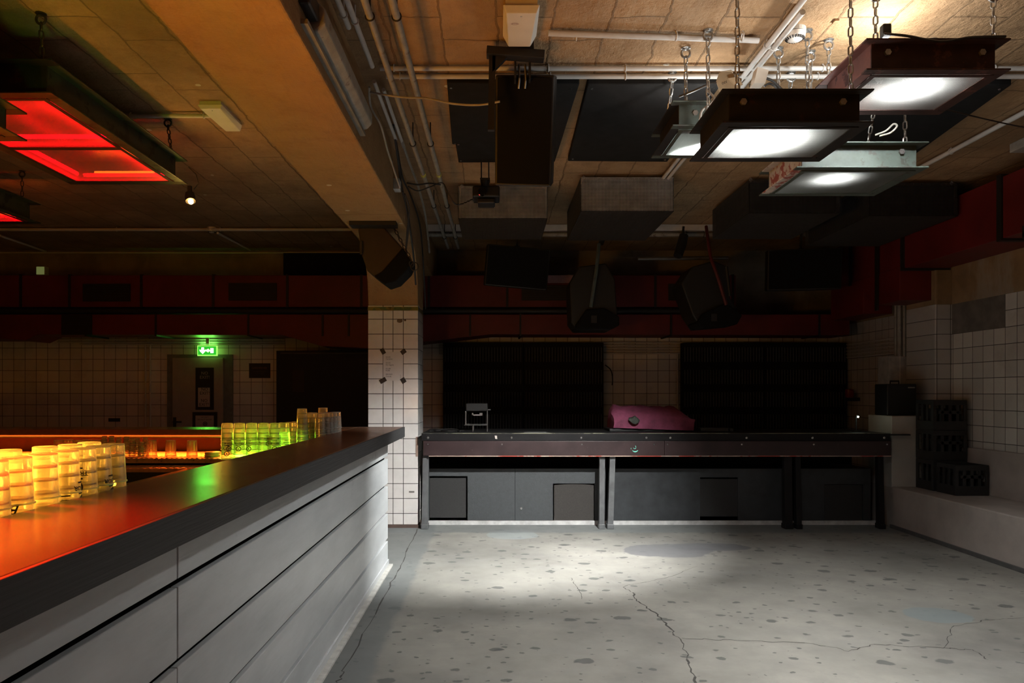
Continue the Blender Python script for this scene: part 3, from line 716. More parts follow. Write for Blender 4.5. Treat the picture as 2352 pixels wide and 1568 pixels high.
conduit([(1.47, 2.2, 3.265), (1.46, 6.4, 3.265)], .015, 'conduit of the lengthwise pair nearer the beam', group='lengthwise conduit pair', clips=cl_y(1.465, [3.3, 3.95, 5.3], 3.265), clipmat=M_pvc)
conduit([(1.51, 3.6, 3.265), (1.505, 6.4, 3.265)], .015, 'conduit of the lengthwise pair farther from the beam', group='lengthwise conduit pair', clips=cl_y(1.507, [3.97, 5.3], 3.265), clipmat=M_pvc)
conduit([(3.55, 1.8, 3.27), (3.55, 6.3, 3.27)], .018, 'lone grey conduit along the ceiling beside the red duct', clips=cl_y(3.55, [3.9, 4.8, 5.7], 3.27), clipmat=M_pvc)
conduit([(3.585, 1.8, 3.285), (3.585, 6.3, 3.285)], .006, 'thin red cable beside the lone grey conduit', 'cable', plain('red_cable', (.5, .02, .02), .5), name='cable')
conduit([(XL, 8.44, 3.27), (-1.33, 8.44, 3.27)], .018, 'grey conduit across the ceiling at the far end above the bar', clips=cl_x([-6, -4.4, -3.2, -2.1], 8.44, 3.27), clipmat=M_pvc)
tr = MB(); tr.box(-.8, 4.3, 8.3, 8.36, 3.23, 3.298); one(tr, 'cable_trunking', M_pvc, 'square grey cable trunking across the far ceiling behind the mesh boxes', 'cable trunking', bevel=.004)
conduit([(-.8, 8.47, 3.22), (4.3, 8.47, 3.22)], .03, 'thick pale pipe beside the trunking across the far ceiling', 'pipe', M_pipe, clips=cl_x([.4, 2.2, 2.4], 8.47, 3.22), name='pipe')
conduit([(XL, YB - .04, 3.265), (-1.35, YB - .04, 3.265)], .012, 'thin conduit where the back wall meets the ceiling above the bar', clips=())
conduit([P(500, 535, 8.5) , P(575, 574, 9.8)], .014, 'short conduit running from the far conduit to the back wall')
conduit([P(0, 541, 8.45), P(105, 577, 9.8)], .014, 'short slanting conduit at the far left of the ceiling')
conduit([(-2.72, 4.05, 3.27), (-1.9, 4.05, 3.27)] if False else [(-2.75, 4.98, 3.275), (-1.92, 4.98, 3.275)], .014, 'grey conduit leading to the pale ceiling box over the bar', clips=cl_x([-2.5, -2.0], 4.98, 3.275), clipmat=M_pvc)

def ceiling_box(x0, x1, y0, y1, label, hh=.07, logo=False):
    t = thing('ceiling_box', ((x0 + x1) / 2, (y0 + y1) / 2, ZC - .09), label, 'ceiling box')
    m = MB(); m.box(x0 + .012, x1 - .012, y0 + .01, y1 - .03, ZC - hh * .5, ZC); m.build('back_box', M_white, t)
    m = MB(); z0, z1 = ZC - hh, ZC - hh * .5; c = .016
    lo = [(x0 + c, y0 + c), (x1 - c, y0 + c), (x1 - c * 2, y1 + .01), (x0 + c * 2, y1 + .01)]; hi = [(x0, y0), (x1, y0), (x1, y1 - .04), (x0, y1 - .04)]
    vs = [(x, y, z0) for x, y in lo] + [(x, y, z1) for x, y in hi]
    m.add(vs, [(0, 1, 2, 3), (4, 5, 6, 7), (0, 1, 5, 4), (1, 2, 6, 5), (2, 3, 7, 6), (3, 0, 4, 7)]); m.build('cover', M_white, t, bevel=.004)
    xm = (x0 + x1) / 2
    MB().cyl((xm, y0 + .045, z0 + .002), (xm, y0 + .045, z0 - .002), .005, 8).build('screw', M_steel, t)
    if logo:
        m = MB(); e = MB(); T = face_T((xm - .03, y0 + .115, z0 - .0012), (1, 0, 0), (0, -1, 0))
        k = 24; pts = []
        for i in range(k):
            a = 2 * PI * i / k
            pts += [(.019 * math.cos(a), .011 * math.sin(a), 0), (.0175 * math.cos(a), .0095 * math.sin(a), 0)]
        m.add(pts, [(2 * i, 2 * i + 1, (2 * i + 3) % (2 * k), (2 * i + 2) % (2 * k)) for i in range(k)], T)
        m.text('EVTR', .012, T); m.build('oval_badge', plain('dark_red_ink', (.2, .02, .02), .6), t)
ceiling_box(.03, .21, 3.53, 3.88, 'pale plastic box with an oval badge on the ceiling above the hanging speaker', logo=True)
ceiling_box(-1.965, -1.80, 4.78, 5.2, 'pale plastic box on the ceiling over the bar beside the beam', .05)
def detector(x, y, r, label, red=False):
    t = thing('smoke_detector', (x, y, ZC - .06), label, 'smoke detector')
    MB().lathe([(.0005, 0), (r, 0), (r, -.02), (.0005, -.02)], (x, y, ZC), 24).build('base', M_white, t)
    MB().lathe([(r * .98, -.024), (r * .92, -.045), (r * .55, -.06), (.0005, -.062), (.0005, -.024)], (x, y, ZC), 24).build('head', plain('detector_white', (.75, .74, .7), .4), t, smooth=True)
    m = MB()
    for k in range(20):
        a = 2 * PI * k / 20; m.bar((x + r * .9 * math.cos(a), y + r * .9 * math.sin(a), ZC - .05), (x + r * .68 * math.cos(a), y + r * .68 * math.sin(a), ZC - .0585), .005, .003)
    m.build('vent_slots', M_black, t)
detector(1.57, 3.84, .055, 'white slotted smoke detector on the ceiling beside the hanging chains')
detector(-3.31, 8.47, .05, 'small white smoke detector on the far conduit above the bar')
# black sheets screwed under the ceiling
gP = 'black sound absorbing sheets under the ceiling'
def sheet(poly, label):
    t = thing('acoustic_sheet', (sum(p[0] for p in poly) / len(poly), sum(p[1] for p in poly) / len(poly), ZC - .07), label, 'acoustic panel', gP)
    MB().prism(poly, ZC - .05, ZC - .001, 'xy').build('panel', M_felt, t, bevel=.006)
    for x, y in poly:
        cx = sum(p[0] for p in poly) / len(poly); cy = sum(p[1] for p in poly) / len(poly)
        MB().cyl((x + (cx - x) * .08, y + (cy - y) * .08, ZC - .05), (x + (cx - x) * .08, y + (cy - y) * .08, ZC - .054), .008, 8).build('screw', M_screw, t)
sheet([(-.30, 4.39), (.50, 4.41), (.47, 5.9), (-.31, 5.92), (-.31, 5.5), (-.335, 5.48)], 'black ceiling sheet behind the large hanging speaker')
sheet([(.55, 4.41), (1.36, 4.41), (1.38, 5.9), (.575, 5.88)], 'black ceiling sheet between the hanging speaker and the small green lamp frame')
sheet([(2.18, 4.42), (3.12, 4.42), (3.3, 5.9), (2.3, 5.92)], 'black ceiling sheet behind the rusty red lamp frame')
a, b = P(651, 631, 9.8), P(842, 581, 9.8); one(MB().box(a.x, b.x, 9.79, YB - .002, a.z, b.z), 'acoustic_sheet', M_felt, 'black sheet fixed high on the back wall above the cloakroom cupboard', 'acoustic panel', bevel=.005)

# square mesh cages hung under the ceiling
gB_ = 'wire mesh boxes hung under the ceiling'
M_grid = plain('galvanised_wire', (.62, .62, .62), .4, .2); M_gridd = plain('dark_wire', (.07, .07, .072), .5, .5)  # second wire is a dark copy: shade of box sides and bottoms painted in
def mesh_box(x0, x1, y0, y1, label, wire, fill=True, z0=2.97, z1=3.265):
    t = thing('mesh_box', ((x0 + x1) / 2, (y0 + y1) / 2, z0), label, 'mesh box', gB_)
    p, r = .0123, .0013
    def grid(a0, a1, b0, b1, put):
        na, nb = round((a1 - a0) / p), round((b1 - b0) / p)
        for i in range(na + 1): a = a0 + (a1 - a0) * i / na; put(a, a, b0, b1)
        for i in range(nb + 1): b = b0 + (b1 - b0) * i / nb; put(a0, a1, b, b)
    m = MB(); grid(x0, x1, z0, z1, lambda a, b, c, d: m.box(a - r, b + r, y0 - r, y0 + r, c - r, d + r)); m.build('front_mesh', wire, t)
    m = MB(); grid(y0, y1, z0, z1, lambda a, b, c, d: m.box(x0 - r, x0 + r, a - r, b + r, c - r, d + r)); m.build('side_mesh', M_gridd, t)
    m = MB(); grid(y0, y1, z0, z1, lambda a, b, c, d: m.box(x1 - r, x1 + r, a - r, b + r, c - r, d + r)); m.build('side_mesh', M_gridd, t)
    m = MB(); grid(x0, x1, y0, y1, lambda a, b, c, d: m.box(a - r, b + r, c - r, d + r, z0 - r, z0 + r)); m.build('bottom_mesh', M_gridd, t)
    q = .02; MB().box(x0 + q, x1 - q, y0 + q, y1 - q, z0 + q, z1 - .01).build('foam_filling', M_felt, t, bevel=.01)
    for x in (x0 + .03, x1 - .03):
        for y in (y0 + .04, y1 - .04):
            e = MB(); e.tube([(x, y, z1 - .01), (x, y, ZC - .002)], .003, 6); e.ring((x, y, z1 + .012), .012, .003, (0, 1, 0), 12, 6); e.build('hook', M_zinc, t, smooth=True)
mesh_box(-.35, .462, 6.65, 7.55, 'bright wire mesh box nearest the beam, the projector hangs before it', M_grid)
mesh_box(.735, 1.547, 6.38, 7.6, 'bright wire mesh box below the black sheet, beside the tall hanging speaker', M_grid)
mesh_box(2.23, 3.04, 6.45, 7.53, 'dark wire mesh box behind the peeling lamp frame', M_gridd)
mesh_box(3.345, 4.14, 6.55, 7.9, 'dark wire mesh box hung close to the red duct', M_gridd)

one(MB().box(3.95, 4.12, 5.45, 5.62, ZC - .07, ZC - .001), 'junction_box', plain('grey_ceiling_box', (.3, .3, .28), .5), 'grey junction box on the ceiling beside the red duct', 'junction box', bevel=.006)
c = P(1919, 32, 3.75); one(MB().box(c.x - .01, c.x + .01, 3.73, 3.77, c.z - .045, ZC - .001), 'wooden_batten', plain('bare_wood', (.3, .18, .09), .8), 'short wooden batten sticking down from the ceiling above the lamp frames', 'wooden batten')
wgl = thing('wall_glint', P(92, 622, 9.75), 'small glowing patch added for a pale glint high on the far wall', 'lamp')  # glowing patch standing in for a glimmer on the wall, not a fitting
c = P(92, 621, 9.75); MB().box(c.x - .06, c.x + .06, 9.76, YB - .002, c.z - .06, c.z + .06).build('glint_backing', M_white, wgl, bevel=.008)
MB().box(c.x - .05, c.x + .05, 9.75, 9.76, c.z - .05, c.z + .05).build('glint_face', emit('pale_yellow_glow', (.9, 1, .3), .12), wgl)
# ------------------------------------------------------------------ beam fittings
fl = thing('strip_lamp_housing', (-.765, 3.75, 2.93), 'grey dented strip lamp housing on the side of the beam', 'strip lamp')
T = Matrix.Identity(4)
m = MB(); m.prism([(bx1, 2.93), (bx1 + .045, 2.935), (bx1 + .075, 2.965), (bx1 + .075, 3.03), (bx1 + .045, 3.06), (bx1, 3.065)], 3.12, 4.30, 'xz'); m.build('cover', plain('weathered_grey_plastic', (.34, .34, .31), .55, dirt=((.2, .18, .15), 6, .62)), fl, bevel=.012, seg=3)
m = MB(); m.box(bx1, bx1 + .03, 3.0, 4.32, 2.905, 2.925); m.build('lower_rail', plain('weathered_rail', (.26, .25, .22), .6), fl)
MB().box(bx1, bx1 + .05, 2.96, 3.12, 2.97, 3.05).build('end_cap', M_black, fl, bevel=.01)
gc = 'conduits in the corner between beam and ceiling'
conduit([(-.735, 1.5, 3.20), (-.735, 3.62, 3.20)], .014, 'corner conduit nearer the beam face, ending beside the lamp housing', group=gc, clips=cl_y(-.735, [2.5, 3.5], 3.2), clipmat=M_pvc)
conduit([(-.70, 1.5, 3.22), (-.70, 4.1, 3.22)], .014, 'corner conduit below the ceiling, reaching a little farther', group=gc, clips=cl_y(-.70, [2.5, 3.6], 3.22), clipmat=M_pvc)
conduit([(-.715, 4.25, 3.2), (-.72, 5.2, 3.19)], .012, 'third corner conduit running on past the lamp housing', group=gc)
conduit([(-.69, 4.45, 3.235), (-.70, 5.5, 3.235)], .012, 'fourth corner conduit close under the ceiling', group=gc)
def wires(pts, r, label, mat=None, jit=.012, name='cable', group='cables along the beam'):
    pts = [Vector(p) for p in pts]; Q = []
    k = len(pts)
    for i in range(k - 1):
        p0, p1, p2, p3 = pts[max(i - 1, 0)], pts[i], pts[i + 1], pts[min(i + 2, k - 1)]
        for s in range(6):
            t = s / 6
            Q.append(.5 * ((2 * p1) + (p2 - p0) * t + (2 * p0 - 5 * p1 + 4 * p2 - p3) * t * t + (3 * p1 - p0 - 3 * p2 + p3) * t ** 3))
    Q.append(pts[-1])
    return one(MB().tube(Q, r, 6), name, mat or M_cable, label, 'cable', group, smooth=True)
wires([(-.71, 5.0, 3.22), (-.74, 5.5, 3.12), (-.77, 5.9, 3.05), (-.78, 6.4, 2.95), (-.79, 6.9, 2.7), (-.80, 7.2, 2.45)], .009, 'thick black cable sagging down the beam face towards the pillar')
wires([(-.73, 5.3, 3.2), (-.75, 5.8, 3.1), (-.74, 6.3, 3.08), (-.74, 7.0, 3.0), (-.77, 7.6, 2.8), (-.78, 8.0, 2.3)], .008, 'black cable running along the beam and dropping behind the pillar')
wires([(-.70, 5.2, 3.25), (-.69, 5.7, 3.2), (-.68, 6.4, 3.16), (-.70, 7.2, 3.1), (-.73, 7.9, 2.9)], .010, 'grey cable along the corner of beam and ceiling', M_pipe)
wires([P(925, 440, 5.7), P(932, 470, 5.9), P(938, 520, 6.2), P(932, 580, 6.4), P(928, 625, 6.5)], .006, 'black cable hanging loose in front of the beam to the tilted speaker')
wires([P(930, 445, 5.7), P(940, 480, 5.9), P(935, 530, 6.15), P(930, 590, 6.4), P(926, 622, 6.5)], .005, 'second black cable hanging beside the loose one to the tilted speaker')
wires([P(935, 420, 5.7), P(960, 424, 5.8), P(985, 421, 5.85), P(1012, 424, 5.9)], .007, 'black cable tied across the twin pipes with yellow tape')
wires([P(938, 428, 5.7), P(960, 438, 5.8), P(990, 428, 5.85), P(1016, 420, 5.9), P(1030, 445, 5.9), P(1050, 470, 5.95), P(1090, 455, 6.0)], .005, 'thin black cable looping from the twin pipes to the projector')
wires([P(850, 212, 4.3), P(920, 223, 4.28), P(980, 226, 4.22), P(1040, 238, 4.15), P(1100, 241, 4.1), P(1148, 233, 4.06)], .006, 'thin pale cable sagging from the beam to the big hanging speaker', M_wcable)
wires([P(848, 200, 4.3), P(852, 245, 4.5), P(875, 290, 4.6), P(890, 345, 4.9), P(905, 390, 5.2), P(918, 430, 5.6)], .007, 'pale knotted cable creeping down the beam face to the junction box', M_wcable)
jb = P(919, 428, 5.75); m = MB(); m.box(bx1, bx1 + .05, 5.68, 5.78, jb.z - .04, jb.z + .045); one(m, 'junction_box', plain('pale_grey_box', (.45, .45, .43), .5), 'small pale grey junction box on the beam face amid cables', 'junction box', bevel=.005)
for x, lab in ((-.595, 'nearer'), (-.47, 'farther')):
    MB().lathe([(.022, -.02), (.022, .02)], (x, 5.9, zp), 12).build('x', M_pipe) if False else None
    m = MB(); m.tube([(x, 5.88, zp), (x, 5.925, zp)], .0225, 12); one(m, 'tape_wrap', plain('yellow_tape', (.5, .5, .12), .6), 'scrap of yellow-green tape round the %s of the twin pipes' % lab, 'tape', 'yellow tape on the twin pipes')

# ------------------------------------------------------------------ loudspeakers
def speaker(name, label, loc, rot, w, h, d, back=.6, group=None, cat='loudspeaker', grille_mat=None, cab=None, bend=0.0, handles=True, extra=None):
    "cabinet with its grille facing local -y, tapering to BACK of its width"
    t = thing(name, (0, 0, 0), label, cat, group)
    m = MB(); w2 = w / 2
    m.prism([(-w2, -d / 2), (w2, -d / 2), (w2 * .98, -d * .05), (w2 * back, d / 2), (-w2 * back, d / 2), (-w2 * .98, -d * .05)], -h / 2, h / 2, 'xy')
    m.build('cabinet', cab or M_cab, t, bevel=.012, seg=3)
    gm = MB(); k = 8; vs = []
    for i in range(k + 1):
        x = -w2 + .015 + (w - .03) * i / k; y = -d / 2 - .006 - bend * (1 - (2 * i / k - 1) ** 2)
        vs += [(x, y, -h / 2 + .015), (x, y, h / 2 - .015)]
    fs = [(2 * i, 2 * i + 2, 2 * i + 3, 2 * i + 1) for i in range(k)]
    o = len(vs); vs += [(x, -d / 2 + .004, z) for x, y, z in vs]
    fs += [(a + o, b + o, c + o, e + o) for a, b, c, e in fs[:k]] + [(2 * i, 2 * i + 2, 2 * i + 2 + o, 2 * i + o) for i in range(k)] + [(2 * i + 1, 2 * i + 3, 2 * i + 3 + o, 2 * i + 1 + o) for i in range(k)] + [(0, 1, 1 + o, o), (2 * k, 2 * k + 1, 2 * k + 1 + o, 2 * k + o)]
    gm.add(vs, fs); gm.build('grille', grille_mat or M_cloth, t)
    if handles:
        for s in (-1, 1):
            hm = MB(); hm.box(s * w2 * .80 - .012, s * w2 * .80 + .012, d * .1, d * .28, -.06, .06); hm.build('handle', M_black, t, bevel=.006)
    if extra: extra(t)
    t.location = loc; t.rotation_euler = rot
    return t
def yoke(w, h, up, d=0.0):
    def f(t):
        m = MB(); m.box(-.03, .03, d - .025, d + .025, h / 2 - .004, h / 2 + .02); m.box(-.012, .012, d - .012, d + .012, h / 2 + .02, h / 2 + up); m.build('hanging_bracket', M_black, t)
    return f
# big hanging speaker with its bracket
br = thing('ceiling_bracket', (.05, 3.95, 3.0), 'black L-shaped steel bracket holding the big hanging speaker', 'bracket')
y = 3.95
m = MB(); a, b = P(1122, 125, y), P(1250, 132, y); m.bar(P(1118, 120, y), P(1250, 130, y), .07, .045); m.build('top_arm', M_black, br, bevel=.003)
m = MB(); m.bar(P(1131, 120, y), P(1128, 300, y), .03, .035); m.build('drop_arm', M_black, br)
m = MB(); q = [P(1131, 130, y), P(1165, 133, y), P(1131, 168, y)]; m.prism([(p.x, p.z) for p in q], y - .015, y + .015, 'xz'); m.build('gusset', M_black, br)
m = MB(); m.box(.06, .2, 3.93, 4.0, P(0, 118, y).z, ZC); m.build('ceiling_plate', M_black, br)
m = MB(); c = P(1200, 140, 4.02); m.box(c.x - .045, c.x - .035, 3.98, 4.06, c.z - .11, c.z); m.box(c.x + .035, c.x + .045, 3.98, 4.06, c.z - .11, c.z); m.build('clamp', M_black, br)
m = MB()
for dx in (-.02, .015): m.tube([c + Vector((dx, 0, -.02)), c + Vector((dx + .004, .01, -.1)), c + Vector((dx, .03, -.14))], .006, 8)
m.build('shackle', M_steel, br, smooth=True)
speaker('hanging_speaker', 'tall black loudspeaker hung from the bracket, tilted towards the floor', P(1212, 300, 4.32), Euler((math.radians(22), math.radians(4), math.radians(-9))), .335, .60, .34, .55, None, bend=.01)
# projector
pj = thing('projector', (-.07, 6.0, 2.85), 'small black projector hung from a short ceiling arm', 'projector')
c = P(1117, 447, 5.95)
m = MB(); m.box(c.x - .11, c.x + .11, 5.84, 6.06, c.z - .045, c.z + .045); m.build('body', M_cab, pj, bevel=.015, seg=3)
m = MB(); m.cyl((c.x - .03, 5.80, c.z - .01), (c.x - .03, 5.85, c.z - .01), .032, 16); m.build('lens', plain('lens_black', (.01, .01, .012), .1), pj, smooth=True)
m = MB(); m.box(c.x - .07, c.x + .07, 5.86, 6.03, c.z - .09, c.z - .05); m.build('lower_unit', M_black, pj, bevel=.01)
m = MB(); m.cyl((c.x - .01, 5.95, c.z + .04), (c.x - .01, 5.95, c.z + .12), .035, 12); m.box(c.x - .05, c.x + .03, 5.9, 6.0, c.z + .11, c.z + .125); m.box(c.x - .045, c.x - .035, 5.92, 5.98, c.z + .11, ZC); m.box(c.x + .015, c.x + .025, 5.92, 5.98, c.z + .11, ZC); m.box(c.x - .06, c.x + .04, 5.9, 6.0, ZC - .012, ZC); m.build('ceiling_arm', M_black, pj, bevel=.003)
m = MB(); m.ball((c.x - .052, 5.838, c.z - .03), .004); m.build('indicator', emit('red_indicator', (1, .05, .05), 6), pj)
# tilted speaker on the beam haunch
ts = thing('beam_speaker', (-.98, 6.6, 2.5), 'tilted dark brown loudspeaker chained under the beam beside the pillar', 'loudspeaker')
ys, yd = 6.42, 6.62
poly = [(825, 528), (842, 517), (864, 512), (882, 522), (930, 572), (946, 604), (938, 622), (914, 642), (890, 648), (862, 637), (846, 624), (834, 590)]
side = [(825, 528), (842, 517), (864, 512), (882, 522), (928, 573), (880, 628), (862, 637), (846, 624), (834, 590)]
q = [P(a, b, ys) for a, b in side]
m = MB(); m.prism([(p.x, p.z) for p in q], ys - .06, ys + .28, 'xz'); m.build('cabinet', M_brown, ts, bevel=.015, seg=3)
q = [P(a, b, ys) for a, b in [(928, 573), (947, 602), (938, 622), (912, 648), (888, 656), (862, 637), (880, 628)]]
m = MB(); m.prism([(p.x, p.z) for p in q], ys - .075, ys + .27, 'xz'); m.build('grille', M_cloth, ts, bevel=.012, seg=3)
q = P(833, 572, ys); m = MB(); m.box(q.x - .012, q.x + .014, ys - .08, ys - .05, q.z - .06, q.z + .06); m.build('handle', M_black, ts, bevel=.006)
a, b = P(806, 502, 6.3), P(912, 502, 6.3); m = MB(); m.box(a.x, b.x, 6.22, 6.36, 2.815, 2.85); m.build('mounting_plate', M_black, ts)
a = P(862, 512, ys); m = MB(); m.box(a.x - .1, a.x + .08, 6.3, 6.48, a.z - .02, 2.82); m.build('bracket', M_black, ts)
MB().chain(P(895, 505, 6.4), P(945, 598, 6.3), .05, .03, .004).build('safety_chain', M_dkchain, ts, smooth=True)
m = MB(); m.ring(P(952, 612, 6.3), .035, .005, (.3, 1, 0)); m.ring(P(945, 606, 6.31), .025, .005, (.8, 1, .4)); m.build('cable_loop', M_cable, ts, smooth=True)
# speakers hung over the desk
gS = 'loudspeakers hung over the desk'
speaker('hanging_speaker', 'wide black loudspeaker hung under the mesh box nearest the beam', P(1183, 615, 8.45), Euler((math.radians(8), math.radians(4), math.radians(7))), .72, .46, .42, .6, gS, extra=yoke(.72, .46, .24))
speaker('hanging_speaker', 'wide black loudspeaker hung highest at the right before the red duct', P(1838, 621, 8.45), Euler((math.radians(6), 0, math.radians(-10))), .80, .46, .42, .6, gS, extra=yoke(.8, .46, .22))
def monitor(name, label, outline, Y, depth, rot, bottom, straps):
    t = thing(name, (0, 0, 0), label, 'loudspeaker', gS)
    cx = sum(p[0] for p in outline) / len(outline); cy = sum(p[1] for p in outline) / len(outline); c = P(cx, cy, Y)
    loc = lambda a, b: (P(a, b, Y) - c)
    q = [loc(*p) for p in outline]; m = MB(); m.prism([(p.x, p.z) for p in q], 0, depth, 'xz'); m.build('cabinet', M_cab, t, bevel=.015, seg=3)
    q = [loc(*p) for p in bottom]; m = MB(); m.prism([(p.x, p.z) for p in q], -.05, depth * .8, 'xz'); m.build('grille', M_cloth, t, bevel=.012)
    q = loc(cx, max(p[1] for p in bottom) - 20); m = MB(); m.box(q.x - .03, q.x + .03, -.056, -.04, q.z - .03, q.z + .05); m.build('badge', M_black, t)
    for pts, r, mat, nm in straps:
        m = MB(); m.tube([P(a, b, Y - .09 + yy) - c for a, b, yy in pts], r, 8); m.build(nm, mat, t, smooth=True)
    t.location = c; t.rotation_euler = rot; return t
M_teal = plain('grey_teal_tube', (.1, .14, .145), .45, .2); M_redstrap = plain('red_strap', (.09, .008, .01), .6)
monitor('wedge_speaker', 'black wedge loudspeaker hung on a grey tube in the middle over the desk', [(1308, 650), (1330, 612), (1392, 604), (1412, 640), (1420, 745), (1404, 757), (1325, 757), (1312, 740)], 8.0, .45, Euler((0, 0, 0)),
        [(1345, 712), (1385, 708), (1421, 728), (1421, 748), (1402, 756), (1322, 756), (1320, 748)],
        [([(1376, 560, .1), (1370, 620, 0), (1357, 705, 0)], .02, M_teal, 'hanging_tube'), ([(1380, 560, .3), (1390, 530, .35)], .03, M_black, 'ceiling_clamp')])
monitor('wedge_speaker', 'black wedge loudspeaker hung on a red strap right of the middle', [(1565, 650), (1590, 612), (1640, 598), (1672, 612), (1676, 680), (1700, 722), (1690, 745), (1610, 752), (1590, 722)], 8.0, .45, Euler((0, 0, 0)),
        [(1610, 722), (1665, 696), (1702, 724), (1690, 746), (1608, 752), (1598, 742)],
        [([(1622, 520, .3), (1632, 590, 0), (1650, 640, -.02), (1668, 700, 0)], .018, M_redstrap, 'red_strap'), ([(1668, 612, .1), (1676, 680, .1)], .02, M_black, 'side_arm')])
# light bar with a small spot over the desk
lb = thing('lighting_bar', P(1567, 594, 8.3), 'thin steel bar with one small spot hung over the desk', 'lighting bar')
m = MB(); m.tube([P(1465, 594, 8.3), P(1672, 592, 8.3)], .022, 12); m.build('bar', plain('dull_steel_bar', (.14, .14, .14), .4, .6), lb, smooth=True)
m = MB(); m.tube([P(1570, 520, 8.3), P(1563, 592, 8.3)], .014, 8); m.build('hanger', M_black, lb)
m = MB(); m.tube([P(1571, 540, 8.22), P(1566, 560, 8.2), P(1557, 588, 8.15)], [.05, .055, .05], 14); m.build('spot', M_cab, lb, smooth=True)

# ------------------------------------------------------------------ red ventilation ducts
def box_on(m, x0, x1, py0, py1, Y, d): m.box(P(x0, 0, Y).x, P(x1, 0, Y).x, Y, Y + d, P(0, py1, Y).z, P(0, py0, Y).z)
YD = 9.2
du = thing('ventilation_duct', (-1, 9.4, 2.1), 'long dark red double ventilation duct along the back wall', 'ventilation duct')
x_of = lambda px: P(px, 0, YD).x; z_of = lambda py: P(0, py, YD).z
m = MB(); m.box(XL + .2, x_of(1690), YD, YD + .5, z_of(705), z_of(632)); m.build('upper_duct', M_duct, du, bevel=.006)
m = MB()
m.prism([(XL + .2, z_of(722)), (x_of(1950), z_of(722)), (x_of(1950), z_of(770)), (x_of(1128), z_of(768)), (x_of(975), z_of(785)), (x_of(845), z_of(800)), (x_of(740), z_of(795)), (x_of(650), z_of(770)), (x_of(90), z_of(768)), (x_of(60), z_of(782)), (x_of(10), z_of(778)), (XL + .2, z_of(778))], YD - .02, YD + .5, 'xz')
m.build('lower_duct', M_duct, du, bevel=.006)
m = MB(); m.tube([(XL + .2, YD - .02, z_of(714)), (x_of(1690), YD - .02, z_of(714))], .035, 12); m.build('black_pipe', M_dseam, du, smooth=True)
for px in (48, 160, 325, 490, 660, 830, 985, 1165, 1505, 1683):
    m = MB(); m.box(x_of(px) - .015, x_of(px) + .015, YD - .012, YD + .5, z_of(706), z_of(630)); m.build('duct_seam', M_dseam, du)
for px in (200, 360, 572, 742, 802, 1080, 1195, 1540, 1880):
    m = MB(); m.box(x_of(px) - .012, x_of(px) + .012, YD - .032, YD + .5, z_of(772), z_of(721)); m.build('duct_seam', M_dseam, du)
def grille(px0, px1, py0, py1, Y, off=.02):
    m = MB(); xa, xb = P(px0, 0, Y).x, P(px1, 0, Y).x; za, zb = P(0, py1, Y).z, P(0, py0, Y).z
    m.box(xa, xb, Y - off, Y + .01, za, zb)
    k = int((zb - za) / .02)
    for i in range(k): m.box(xa + .01, xb - .01, Y - off - .006, Y - off, za + (i + .3) * (zb - za) / k, za + (i + .6) * (zb - za) / k)
    m.build('vent_grille', M_dseam, du)
for a in ((192, 300, 652, 692), (526, 636, 650, 690), (1198, 1312, 655, 690), (1535, 1582, 652, 690)): grille(*a, YD)
grille(143, 212, 723, 769, YD - .02)
m = MB(); m.box(x_of(1258), x_of(1316), YD - .02, YD + .01, z_of(650), z_of(632)); m.build('pink_highlight', plain('painted_pink_highlight', (.3, .16, .17), .6), du)  # pinkish highlight on the duct, put in as a paler plate
rd = thing('ventilation_duct', (4.3, 6, 2.5), 'dark red ventilation duct along the top of the right wall', 'ventilation duct')
m = MB(); m.box(4.18, 4.64, 1.0, 9.1, 2.66, 3.17); m.build('upper_duct', M_duct, rd, bevel=.006)
m = MB(); m.prism([(7.55, 2.68), (9.1, 2.68), (9.1, 2.28), (8.3, 2.28), (8.3, 2.55), (8.0, 2.34), (7.55, 2.34)], 4.17, 4.5, 'yz'); m.build('lower_duct', M_duct, rd, bevel=.006)
for yy in (3.6, 6.05, 7.5, 8.6):
    m = MB(); m.box(4.165, 4.65, yy - .03, yy + .03, 2.64, 3.19); m.build('duct_seam', M_dseam, rd)
m = MB(); m.box(4.15, 4.6, 5.7, 5.76, 2.6, 2.645); m.box(4.15, 4.17, 5.7, 5.76, 2.62, 2.7); m.build('support_bar', M_dseam, rd)
m = MB(); m.box(4.145, 4.165, 7.95, 8.0, 2.28, 3.25); m.build('support_bar', M_dseam, rd)
struct(MB().box(3.75, XR + .01, 8.6, YB, 2.3, ZC), 'trim_4', M_black, 'dark boxed-in corner under the far ceiling at the right', 'boxing') if False else None

# ------------------------------------------------------------------ back wall: conduits, door, signs, panels
gW2 = 'parallel conduits along the back wall'
names5 = ['topmost', 'second from the top', 'middle', 'second from the bottom', 'lowest']
for i, py in enumerate((786, 793, 799, 805, 811)):
    z = P(0, py, 9.78).z
    conduit([(-.78, 9.815, z), (4.6, 9.815, z)], .012, '%s of five parallel conduits on the tiles behind the desk' % names5[i], group=gW2)
for i, py in enumerate((779, 785, 790)):
    z = P(0, py, 9.78).z
    conduit([(-6.2 + i * .3, 9.80, z), (-2.85, 9.80, z)], .012, '%s of three parallel conduits on the tiles behind the bar' % ['upper', 'middle', 'lower'][i], group='conduits above the bar door')
for i, px in enumerate((333, 344)):
    x = P(px, 0, 9.8).x
    conduit([(x, 9.81, 0), (x, 9.81, 2.1)], .012, '%s upright conduit on the tiles beside the door' % ['left-hand', 'right-hand'][i], group='upright conduits beside the door')
x = lambda px: P(px, 0, YB).x
z = lambda py: P(0, py, YB).z
YS = YB - .03
dt = MB(); dt.box(x(386), x(536), YS, YB + .01, 0, z(814)); struct(dt, 'trim_5', plain('door_frame_paint', (.16, .18, .18), .5), 'flat grey door surround in the tiled back wall', 'door frame')
